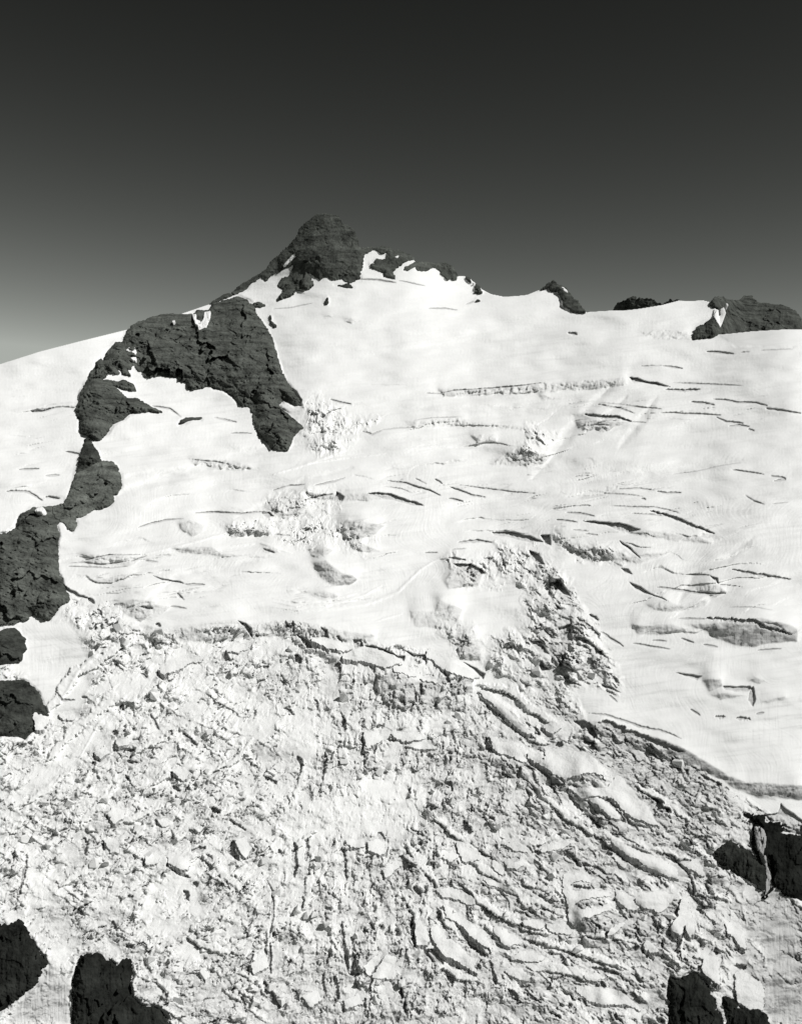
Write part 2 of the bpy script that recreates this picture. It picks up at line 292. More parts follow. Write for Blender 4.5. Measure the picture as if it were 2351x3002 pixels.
# cracks as strokes (width, depth, line)
CRACK = [
 (4,6,'A 360,150 420,170 490,180'),(2,5,'A 960,110 1040,115'),(3,6,'A 1040,115 1130,95 1300,85 1500,70 1700,45'),(2,4,'A 880,280 1000,265 1180,260'),
 (4,6,'A 560,350 620,370 680,345'),(3,5,'A 680,340 780,330 900,325'),(4,8,'A 720,660 830,675 900,700 980,720 1050,755'),(2,5,'A 890,645 960,680'),(4,6,'A 1015,650 1060,680'),
 (4,8,'A 1110,700 1180,725 1240,750 1330,765'),(4,8,'A 1100,770 1190,790'),(2,5,'A 1160,685 1300,705 1500,730 1640,740'),(2,5,'A 700,695 800,710 870,735'),
 (6,8,'A 1160,1045 1290,1038 1370,1046'),(3,6,'A 950,1112 1030,1110'),(3,5,'A 1120,1090 1210,1085'),(3,6,'A 0,720 100,690 200,685'),(4,6,'A 260,690 380,665 450,640'),(5,7,'A 200,780 300,755 380,745'),
 (6,8,'B 850,88 940,95 1070,88'),(4,7,'B 1150,148 1230,155 1300,170 1420,172 1490,190'),(4,7,'B 1480,208 1560,218 1700,238'),(5,7,'B 1010,165 1080,172 1160,185'),
 (3,5,'B 440,170 560,180 700,200 830,210'),(3,5,'B 430,180 560,205 660,238'),(3,6,'B 820,235 900,232 960,240 1100,242 1200,250'),(4,6,'B 1170,262 1230,290 1340,300'),
 (4,6,'B 1250,318 1310,312 1380,322'),(4,6,'B 1370,338 1410,348'),(8,10,'B 350,245 450,260 560,265 640,290'),(3,5,'B 640,290 730,297'),(3,5,'B 400,310 500,312'),(2,4,'B 900,620 1050,600 1200,565 1320,548'),
 (3,5,'B 1270,590 1400,610 1470,622'),(5,7,'B 1510,630 1580,640 1600,650 1530,665'),(3,5,'B 560,712 690,707 780,720'),(4,7,'B 800,725 860,737 950,735'),(3,5,'B 460,740 600,745 710,758'),
 (4,6,'B 700,770 730,778'),(3,5,'B 500,815 640,825 780,825 880,845 940,865'),(3,6,'B 640,865 760,870 860,882'),(4,7,'B 230,860 320,865 410,883'),(8,11,'B 760,850 860,875 960,915 1060,955 1160,990'),
 (4,7,'B 170,905 240,912 300,920'),(3,5,'B 270,967 370,975'),(3,5,'B 350,990 430,1003'),(3,5,'B 1350,750 1410,790 1470,808'),(2,4,'B 1520,805 1620,795'),(3,4,'B 900,45 1100,55 1340,65'),
 (4,7,'E 980,180 1130,185'),(5,8,'E 800,258 920,275 1040,295 1230,300'),(6,9,'E 1270,148 1400,175 1500,190 1640,212'),(9,11,'E 1110,455 1300,470 1400,475 1450,505 1640,550'),(4,7,'E 650,612 760,630 880,648'),
 (3,5,'E 770,592 860,597'),(4,6,'E 950,580 1030,608'),(5,7,'E 1090,620 1180,635'),(3,5,'E 1430,655 1580,645'),(2,4,'E 1250,385 1420,385 1520,402'),(4,6,'E 930,455 1110,460'),
 (7,8,'E 1165,1070 1225,1075'),(8,8,'E 1305,1077 1385,1092'),(5,6,'E 1420,1055 1470,1045'),(5,6,'E 1010,1025 1070,1065'),(7,9,'E 300,450 380,510 430,560'),(6,8,'E 450,540 520,590 590,632'),
 (8,10,'E 500,800 560,860'),(6,8,'E 370,1050 480,1060 600,1100 700,1135 850,1165 950,1210'),(15,14,'E 430,1105 520,1115 600,1165 720,1205 860,1250 960,1290'),(7,9,'E 380,430 430,470'),(4,6,'E 500,935 550,980'),
 (4,6,'C 440,525 520,500 610,480 720,470'),(4,7,'C 790,435 900,430 1080,440 1170,430 1250,425'),(3,5,'C 0,750 100,745 200,760 300,750 380,735'),(3,5,'C 0,770 150,775 260,780 370,770'),(3,5,'C 390,740 490,705'),(3,5,'C 100,730 250,700 450,695'),
 (5,7,'C 730,883 855,884'),(6,8,'C 680,940 725,980'),(7,8,'C 450,1025 530,1035'),(4,6,'C 640,1020 740,1035'),(10,12,'C 550,1130 580,1145'),(3,5,'C 1290,570 1390,575'),(4,6,'C 480,735 560,742'),(4,6,'C 1220,660 1290,685'),
 (3,5,'d 150,690 230,680 310,670 380,675'),(4,6,'d 330,895 400,908'),(4,6,'d 760,665 850,680 905,720'),(4,6,'d 1070,722 1185,748'),(3,5,'d 1150,802 1260,803'),(4,6,'e 120,385 250,380'),(5,6,'e 290,425 380,420'),
 (6,7,'e 40,525 180,525 270,585'),(6,7,'e 290,560 380,570'),(3,5,'d 960,935 1080,945 1170,965'),(7,8,'c 245,478 300,492'),(5,7,'c 1110,598 1280,612'),(4,6,'c 840,688 960,704'),(2,4,'c 1320,603 1380,600'),(2,4,'c 1450,590 1650,583'),
 (4,6,'b 160,620 300,625 455,650'),(2,4,'b 480,630 700,675'),(3,5,'b 730,862 870,865 970,878'),(3,4,'b 1040,830 1110,805'),(2,4,'c 700,690 840,685'),(2,3,'a 570,870 700,860 830,835 900,820'),
 (18,18,'D 135,690 180,735'),(14,18,'D 410,730 405,800'),(10,16,'D 615,740 640,800'),(8,14,'D 955,680 955,745'),(6,12,'D 890,920 890,990'),(9,14,'D 925,860 935,950'),(14,14,'D 1060,760 1110,860'),(10,12,'D 1150,830 1170,850'),(11,14,'D 432,1075 450,1165'),(7,8,'D 120,470 125,550'),(9,10,'D 50,540 80,510'),(14,14,'D 150,560 230,620 330,650 345,680'),(9,10,'D 310,520 310,570'),(9,10,'D 400,560 430,600'),
 (12,16,'G 200,340 255,420'),(11,18,'G 435,300 425,400 410,545'),(9,14,'G 590,20 600,130'),(12,12,'G 750,140 750,270'),(10,14,'G 855,250 845,310'),(6,10,'G 540,220 570,215'),(7,10,'G 1150,940 1240,1000 1310,1040'),(10,12,'G 980,170 960,190 1100,215 1260,190'),(8,10,'G 1100,255 1220,280 1350,290'),(16,16,'G 1590,880 1640,980'),(13,12,'G 880,970 930,1040'),
 (16,18,'F 565,365 615,405'),(14,18,'F 650,1000 695,1030'),(12,16,'F 655,1080 700,1110'),(14,14,'F 720,750 760,790 805,830'),(14,16,'F 285,735 305,755'),(10,16,'F 290,800 290,855 420,850'),(11,16,'F 155,880 210,915'),(9,14,'F 160,920 155,970'),(11,14,'F 370,920 430,930'),(13,14,'F 625,740 650,750'),(14,16,'F 1420,280 1450,300'),(14,14,'F 1225,325 1250,350'),(10,12,'F 1545,540 1560,600'),(5,8,'F 510,620 545,680 570,730'),(10,10,'F 330,560 350,580'),(10,10,'F 1350,590 1410,640'),(12,12,'F 1230,1020 1300,1070'),(12,12,'F 900,1220 950,1250'),
 (20,22,'I 1450,680 1455,750 1495,795'),(12,18,'I 1160,985 1175,1050'),(9,14,'I 665,520 710,570'),(8,12,'I 165,780 150,900 105,1050'),(8,12,'I 890,790 905,835'),(14,14,'I 1210,930 1240,960'),(6,10,'I 185,520 220,600'),(12,12,'I 1200,740 1285,715'),(10,12,'I 1290,760 1330,800'),(14,14,'I 525,660 535,750'),
 (9,12,'I 640,670 650,740'),(8,12,'I 790,270 825,330'),(9,12,'I 555,320 540,355'),(9,10,'I 960,545 1020,580'),(10,12,'I 1040,820 1100,870 1190,910'),(9,12,'I 800,1020 830,1030'),(14,16,'I 1070,250 1120,280'),(7,10,'I 1430,545 1540,610'),(12,14,'I 700,1180 720,1230'),(6,8,'I 1600,1080 1560,1200 1540,1280'),
 (12,16,'J 460,60 470,200 485,270 455,350'),(8,12,'J 575,30 575,120 550,210'),(8,14,'J 870,100 885,250 900,380'),(6,12,'J 240,380 285,480 285,690 250,860'),(9,14,'J 260,900 258,1050 265,1150'),(5,10,'J 150,570 110,680 60,870'),(12,16,'J 860,730 870,900 900,1050 920,1160'),
 (6,12,'J 950,850 950,1080 990,1290'),(8,12,'J 700,1150 710,1300 710,1360'),(13,16,'J 805,1170 820,1340 790,1430'),(4,8,'J 1230,1000 1090,1190'),(18,20,'J 1440,690 1480,930'),(18,16,'J 1560,950 1640,1040 1708,1070'),(18,18,'J 210,1220 240,1300 340,1440'),(10,14,'J 20,1350 50,1430'),
 (10,14,'J 430,1040 400,1100'),(22,18,'J 1340,170 1400,250 1450,310'),(8,12,'J 0,1150 40,1080'),(14,14,'J 80,1170 60,1080 120,970'),(9,12,'J 150,1400 155,1450'),(10,12,'J 1090,730 1130,790'),(6,8,'J 1100,870 1105,920'),(12,16,'J 300,800 300,850'),(10,12,'J 325,110 350,160'),(14,14,'J 1470,420 1510,500'),(10,12,'J 1040,1430 1060,1370'),(14,14,'J 450,1290 490,1380'),
 (14,18,'K 15,600 40,790'),(18,20,'K 150,820 250,870 360,960'),(12,16,'K 280,1010 310,1090'),(10,14,'K 590,950 620,1070'),(18,20,'K 700,1100 770,1180'),(12,14,'K 770,1030 850,1140 940,1210'),(11,14,'K 345,340 390,390 460,440'),(20,16,'K 340,630 400,730 480,800 540,880'),(6,10,'K 310,50 390,190'),
 (11,14,'K 890,115 930,125'),(16,16,'K 1050,110 1150,150 1200,190'),(14,14,'K 1230,190 1320,230 1430,310'),(14,14,'K 1340,60 1400,120 1450,140'),(16,18,'K 1470,80 1560,170 1620,220'),(9,12,'K 1180,370 1300,375'),(10,12,'K 210,530 215,620'),(9,12,'K 790,640 880,665 950,690'),(8,10,'K 800,740 880,770'),(12,14,'K 0,190 30,240'),(12,12,'K 500,110 570,160 680,290'),(9,10,'K 920,430 980,460'),(14,14,'K 1420,690 1440,730'),(10,12,'K 1560,830 1650,790'),(12,12,'K 1370,1050 1400,1090'),(8,10,'K 1520,1110 1550,1160'),(7,10,'K 1290,1200 1450,1220 1600,1230'),(12,12,'K 1300,950 1500,990'),(9,12,'K 40,360 80,440'),
 (6,12,'g 630,885 720,980 755,1060 770,1150'),(16,18,'g 110,740 200,830 330,920'),(10,12,'g 210,490 250,570 330,640'),(14,14,'g 590,70 620,100'),(12,16,'g 665,1190 640,1280 600,1360'),(11,16,'g 695,1400 660,1490 620,1620'),(11,14,'g 800,1270 850,1310'),(14,18,'g 1090,1720 1200,1740'),(6,10,'g 1200,1790 1290,1845'),(14,16,'g 500,1530 520,1580'),
 (9,12,'g 1015,1390 1040,1470'),(11,14,'g 430,1320 480,1470'),(12,14,'g 360,1600 450,1680'),(12,14,'g 1090,1580 1170,1630'),(8,12,'g 490,1050 560,1100'),(12,14,'g 940,1570 950,1640'),(8,12,'g 200,320 280,400 380,480'),(10,12,'g 780,1760 840,1730'),(10,10,'g 100,660 220,700'),(12,14,'g 820,210 900,240 1000,290'),
 (13,18,'H 345,190 380,260 430,300'),(9,12,'H 600,270 680,370 790,580'),(9,12,'H 720,395 800,440 900,520'),(10,12,'H 1030,640 1100,740 1170,800'),(12,14,'H 1270,870 1300,940'),(18,16,'H 1090,45 1200,90 1280,180'),(18,18,'H 1330,50 1450,110 1540,220'),(16,16,'H 180,880 220,980'),(10,14,'H 330,850 430,870'),
 (14,16,'H 1255,990 1320,1070 1440,1150'),(14,16,'H 940,240 990,250'),(9,12,'H 1330,680 1430,780 1520,870'),(9,12,'H 580,70 640,140 760,190'),(16,16,'H 1220,260 1290,280'),(8,10,'H 270,600 295,680'),(10,12,'H 640,420 620,520'),(9,10,'H 660,850 640,900'),(9,10,'H 460,640 490,650'),(7,9,'H 500,500 560,520'),
 (8,10,'e 620,1280 650,1320'),(12,12,'e 665,1350 690,1360'),(6,9,'e 640,1560 660,1570'),(6,9,'e 735,1630 790,1680'),(16,16,'e 1005,1690 1060,1730'),(11,12,'e 770,1890 790,1930'),(14,14,'e 720,2060 750,2080'),(7,8,'e 960,1950 1015,2050'),(6,8,'e 350,1800 400,1860 480,1860'),(7,9,'e 380,1980 460,1995'),(9,10,'e 200,2010 210,2060'),
 (10,12,'e 560,1210 600,1240'),(8,9,'e 400,1120 440,1160 500,1190 560,1210'),(8,8,'e 900,1690 940,1720'),(7,8,'e 520,1840 560,1850')]
# rock: (name, category, label, bulge, relief, tone, outline, group)
ROCKS = [
 ('rock_peak','peak','dark craggy summit pyramid, the highest rock against the sky',34,1.0,.9,'a 215,735 300,665 380,620 450,575 520,530 545,480 590,440 650,385 720,310 770,260 790,205 830,150 880,120 940,72 1000,70 1060,75 1115,88 1130,125 1180,165 1235,195 1262,245 1280,290 1275,340 1305,355 1340,365 1335,400 1325,430 1320,500 1305,560 1300,620 1260,635 1210,650 1180,640 1150,620 1060,625 1030,600 985,600 965,630 930,605 880,570 860,560 885,600 910,665 880,700 830,722 790,710 760,712 740,735 700,760 655,775 620,800 588,806 625,755 660,725 640,700 608,680 610,655 640,610 700,590 725,555 742,495 690,520 640,550 600,570 560,580 510,635 495,625 475,600 420,640 385,650 350,705 250,750'),
 ('rock_ridge','ridge','jagged dark rock ridge wrapped round snow just right of the summit pyramid',14,.7,.9,'b 150,350 200,355 245,350 285,355 320,345 400,348 425,375 470,375 530,390 570,410 608,435 600,455 560,460 520,490 480,520 450,540 430,560 445,600 455,620 420,610 355,595 350,565 300,545 245,525 240,490 270,485 290,450 375,455 385,400 320,395 310,375 265,375 250,390 195,410 150,420'),
 ('rock_ridge','ridge','low knobbly rock ridge on the skyline ending in a rounded knob above snow',12,.7,1.0,'b 525,515 560,505 610,480 650,475 720,475 780,485 860,480 900,495 935,505 955,540 968,580 968,610 880,613 850,595 820,570 825,555 795,530 768,515 735,535 715,550 635,550 620,520 595,525 555,550 525,540'),
 ('rock_outcrop','rock','small dark rock hanging down the snow edge at the foot of the summit ridge',8,.6,.7,'b 1035,595 1070,605 1075,615 1090,640 1130,660 1160,680 1168,710 1185,735 1115,725 1115,690 1120,665 1080,640 1045,615'),
 ('rock_outcrop','rock','tiny dark rock poking from snow below the end of the summit ridge',4,.5,.6,'b 1105,806 1140,786 1170,798 1130,812'),
 ('rock_outcrop','rock','thin dark rock band along the left skyline below the summit pyramid',6,.6,.8,'a 30,825 100,782 160,746 210,732 240,750 150,788 60,824'),
 ('rock_outcrop','rock','flat little rock in snow beside the top of the big left buttress',4,.5,1.0,'a 400,820 455,806 512,835 470,852 420,852'),
 ('rock_outcrop','rock','short line of dark stones in snow right of the big buttress',3,.5,.6,'a 540,905 556,930 556,965 585,990 606,1018 575,1022 548,985 542,950'),
 ('rock_outcrop','rock','thin wavy rock at the lower right foot of the summit pyramid',4,.5,.6,'a 1080,663 1150,668 1175,655 1205,650 1242,695 1190,692 1140,682'),
 ('rock_outcrop','rock','small black rock alone in open snow beneath the summit pyramid',3,.5,.5,'a 1000,812 1015,780 1030,770 1030,812 1024,832 1006,830'),
 ('rock_peak','peak','small pointed dark peak with snow streaks on the right skyline',12,.8,.75,'c 60,212 100,185 135,160 150,145 170,160 172,172 200,180 240,206 262,238 285,265 310,285 330,315 360,350 320,348 270,335 235,320 212,300 212,265 195,235 175,210 130,200 125,190'),
 ('rock_ridge','ridge','distant serrated rock ridge of sharp teeth behind the snow col',20,1.2,.75,'c 515,360 523,338 540,305 555,292 575,285 610,275 620,262 635,255 652,250 668,250 672,275 680,262 690,250 700,262 712,258 722,268 740,262 752,270 760,262 772,272 785,268 800,290 815,288 830,300 850,290 862,280 868,284 885,266 900,280 915,272 935,270 965,300 965,400 515,400'),
 ('rock_cliff','cliff','broad dark rock cliff filling the right end of the skyline',26,1.1,.8,'c 1132,285 1150,270 1160,255 1220,255 1240,275 1270,268 1300,280 1325,270 1345,248 1395,248 1405,270 1440,290 1520,298 1590,305 1620,320 1660,336 1700,380 1740,560 1300,560 1190,494 1110,505 1030,516 1035,480 1050,440 1100,420 1160,375 1165,365 1185,330 1160,310'),
 ('rock_buttress','buttress','largest dark rock buttress arching round a snow hollow at upper left',46,1.0,.9,'d 612,345 630,300 650,265 690,245 770,215 840,200 900,205 965,205 985,185 1045,183 1060,155 1120,135 1190,115 1240,135 1275,165 1280,200 1310,235 1340,280 1370,340 1390,420 1410,480 1440,550 1475,600 1505,635 1505,660 1480,665 1410,630 1410,650 1395,655 1410,680 1450,710 1490,745 1525,770 1500,790 1470,820 1455,860 1435,885 1410,890 1360,880 1335,850 1295,810 1280,770 1265,720 1255,670 1215,668 1185,645 1165,615 1120,590 1065,575 1050,562 1010,575 965,585 935,570 930,545 895,540 888,515 830,520 800,515 750,518 715,498 690,490 672,462 658,463 655,485 635,475 655,515 610,495 580,472 602,505 540,495 510,530 545,530 590,545 620,532 665,555 680,580 640,580 600,565 560,560 600,590 635,625 685,625 740,660 790,680 820,697 750,692 690,703 645,705 620,735 565,755 545,790 510,830 470,838 435,815 392,795 400,770 395,730 385,725 380,680 395,640 400,600 430,550 450,500 475,470 480,445 500,428 515,440 530,400 560,365 580,345'),
 ('rock_outcrop','rock','small flat dark rock under the snow lip below the buttress hollow',4,.5,.8,'d 890,760 905,735 930,722 1012,722 1005,732 940,742 905,757'),
 ('rock_tower','rock','narrow dark rock tower between snowfields under the left end of the buttress',16,1.0,.55,'e 545,190 580,192 600,230 628,265 636,310 655,332 600,350 540,385 485,412 500,330 525,250'),  # left-facing facet; its shade is put into the darker tone
 ('rock_slab','rock','pale grey tilted rock slab below the narrow tower with a ragged right edge',16,.55,1.25,'e 655,328 720,333 750,360 770,420 778,490 750,540 722,545 730,590 690,620 640,635 600,637 560,665 520,690 483,688 495,740 465,782 430,765 420,740 390,715 350,700 330,620 410,597 430,560 450,500 485,408 540,380 600,348'),
 ('rock_cliff','cliff','tall grey cracked cliff on the left edge under a small snow cap',26,.9,1.0,'e -60,1000 -60,800 40,790 98,760 125,670 185,640 200,625 290,622 335,620 352,700 395,712 360,740 378,790 382,815 370,850 375,940 370,970 380,1050 400,1090 415,1150 442,1190 440,1230 400,1245 360,1290 320,1345 290,1355 260,1330 205,1312 165,1350 98,1367 -60,1380'),
 ('rock_outcrop','rock','small dark rock cut by the left edge just below the tall cracked cliff',10,.7,.6,'e -40,1440 30,1400 98,1398 125,1420 135,1445 165,1465 155,1490 172,1530 145,1560 140,1600 115,1622 84,1625 -40,1640'),
 ('rock_outcrop','rock','rounded dark rock dome at the left edge with an ice block against its foot',18,.8,.6,'e -40,1745 60,1730 98,1735 135,1723 175,1740 215,1775 250,1810 265,1850 285,1900 312,1965 240,1945 205,1945 215,1990 217,2058 160,2112 110,2095 -40,2085'),
 ('rock_cliff','cliff','black wedge shaped cliff in the bottom left corner beside a pale snow apron',22,1.3,.26,'f -60,590 60,600 132,570 185,570 215,620 240,690 290,760 340,850 390,910 412,945 350,960 340,1020 300,1100 240,1150 180,1200 132,1230 60,1290 -60,1380'),
 ('rock_cliff','cliff','black streaked rock wall at the bottom edge under crumbling ice, left of centre',24,1.3,.26,'f 590,1600 600,1200 610,1050 635,960 650,895 700,850 760,845 800,830 850,855 890,900 930,905 990,950 1010,900 1050,885 1100,880 1105,950 1110,1010 1090,1080 1105,1130 1100,1210 1170,1265 1230,1290 1280,1280 1330,1310 1400,1380 1440,1600'),
 ('rock_cliff','cliff','dark oval rock face left of the waterfall near the right edge',20,1.2,.38,'g 930,810 980,770 1010,740 1060,720 1120,750 1160,790 1200,800 1240,850 1290,870 1330,920 1360,990 1345,1080 1330,1120 1310,1110 1270,1080 1180,1030 1110,980 1060,950 1010,950 960,900 935,860'),
 ('rock_cliff','cliff','black rock cliff on the right edge behind and right of the waterfall',20,1.2,.2,'g 1240,590 1300,602 1235,565 1150,492 1260,510 1330,514 1350,575 1470,578 1475,660 1510,665 1700,700 1700,1200 1600,1190 1505,1165 1470,1130 1430,1085 1405,1100 1360,1170 1335,1185 1332,1120 1345,1080 1360,990 1330,920 1290,870 1245,800 1235,700'),
 ('rock_cliff','cliff','black rock wall at the bottom edge, right of centre, beneath hanging ice',22,1.3,.26,'g 570,1810 620,1820 660,1830 720,1785 790,1780 840,1830 880,1870 905,1930 940,1990 950,2060 985,2120 1000,2300 560,2300 575,2000 555,1960 560,1900'),
 ('rock_outcrop','rock','low black rock strip at the bottom edge, under the snow apron',12,1.0,.26,'g 1000,1960 1060,1975 1110,2010 1130,2060 1190,2065 1270,2050 1340,2100 1380,2170 1390,2300 1050,2300 1020,2100')]
# snow lying on rock: (label, outline)
PATCH = [
 ('long thin snow streak in the gully on the left flank of the summit pyramid','a 782,376 768,415 735,450 690,490 645,521 665,490 690,462 740,408'),
 ('tiny square snow patch in the middle of the summit face','a 1040,398 1060,396 1066,404 1084,402 1080,425 1066,432 1044,424'),
 ('snow patch lying in a V shaped notch at the top of the big buttress','d 962,206 982,206 980,230 1003,240 1005,253 990,250 1000,256 1020,225 1022,195 1055,188 1045,235 1030,280 1015,291 997,288 990,265 975,248'),
 ('upper snow patch of the chain on the left shoulder of the buttress','d 640,350 684,333 668,360 682,388 675,403 655,392 628,388 645,372 652,355'),
 ('lower, smaller snow patch of the chain on the left shoulder of the buttress','d 652,424 682,420 680,440 664,434'),
 ('tiny snow fleck near the skyline edge of the buttress','d 862,238 876,236 872,246 864,246'),
 ('lower thin snow streak on the small pointed peak','c 163,172 180,185 205,208 218,226 196,214 178,194'),
 ('upper broader snow streak on the small pointed peak','c 200,190 215,196 236,214 246,232 230,226 210,208'),
 ('forked snow gully running down the left end of the skyline cliff','c 1158,330 1185,338 1190,375 1200,372 1198,330 1218,320 1232,355 1212,408 1198,443 1188,430 1170,400 1155,372'),
 ('tiny snow dot high on the skyline cliff','c 1232,298 1244,298 1245,312 1236,314'),
 ('small rounded snow cap on top of the tall cracked cliff at left','e 222,640 240,626 268,622 288,640 280,652 225,653'),
 ('little snow wedge on the crest of the summit ridge','b 440,438 462,425 490,423 470,436')]
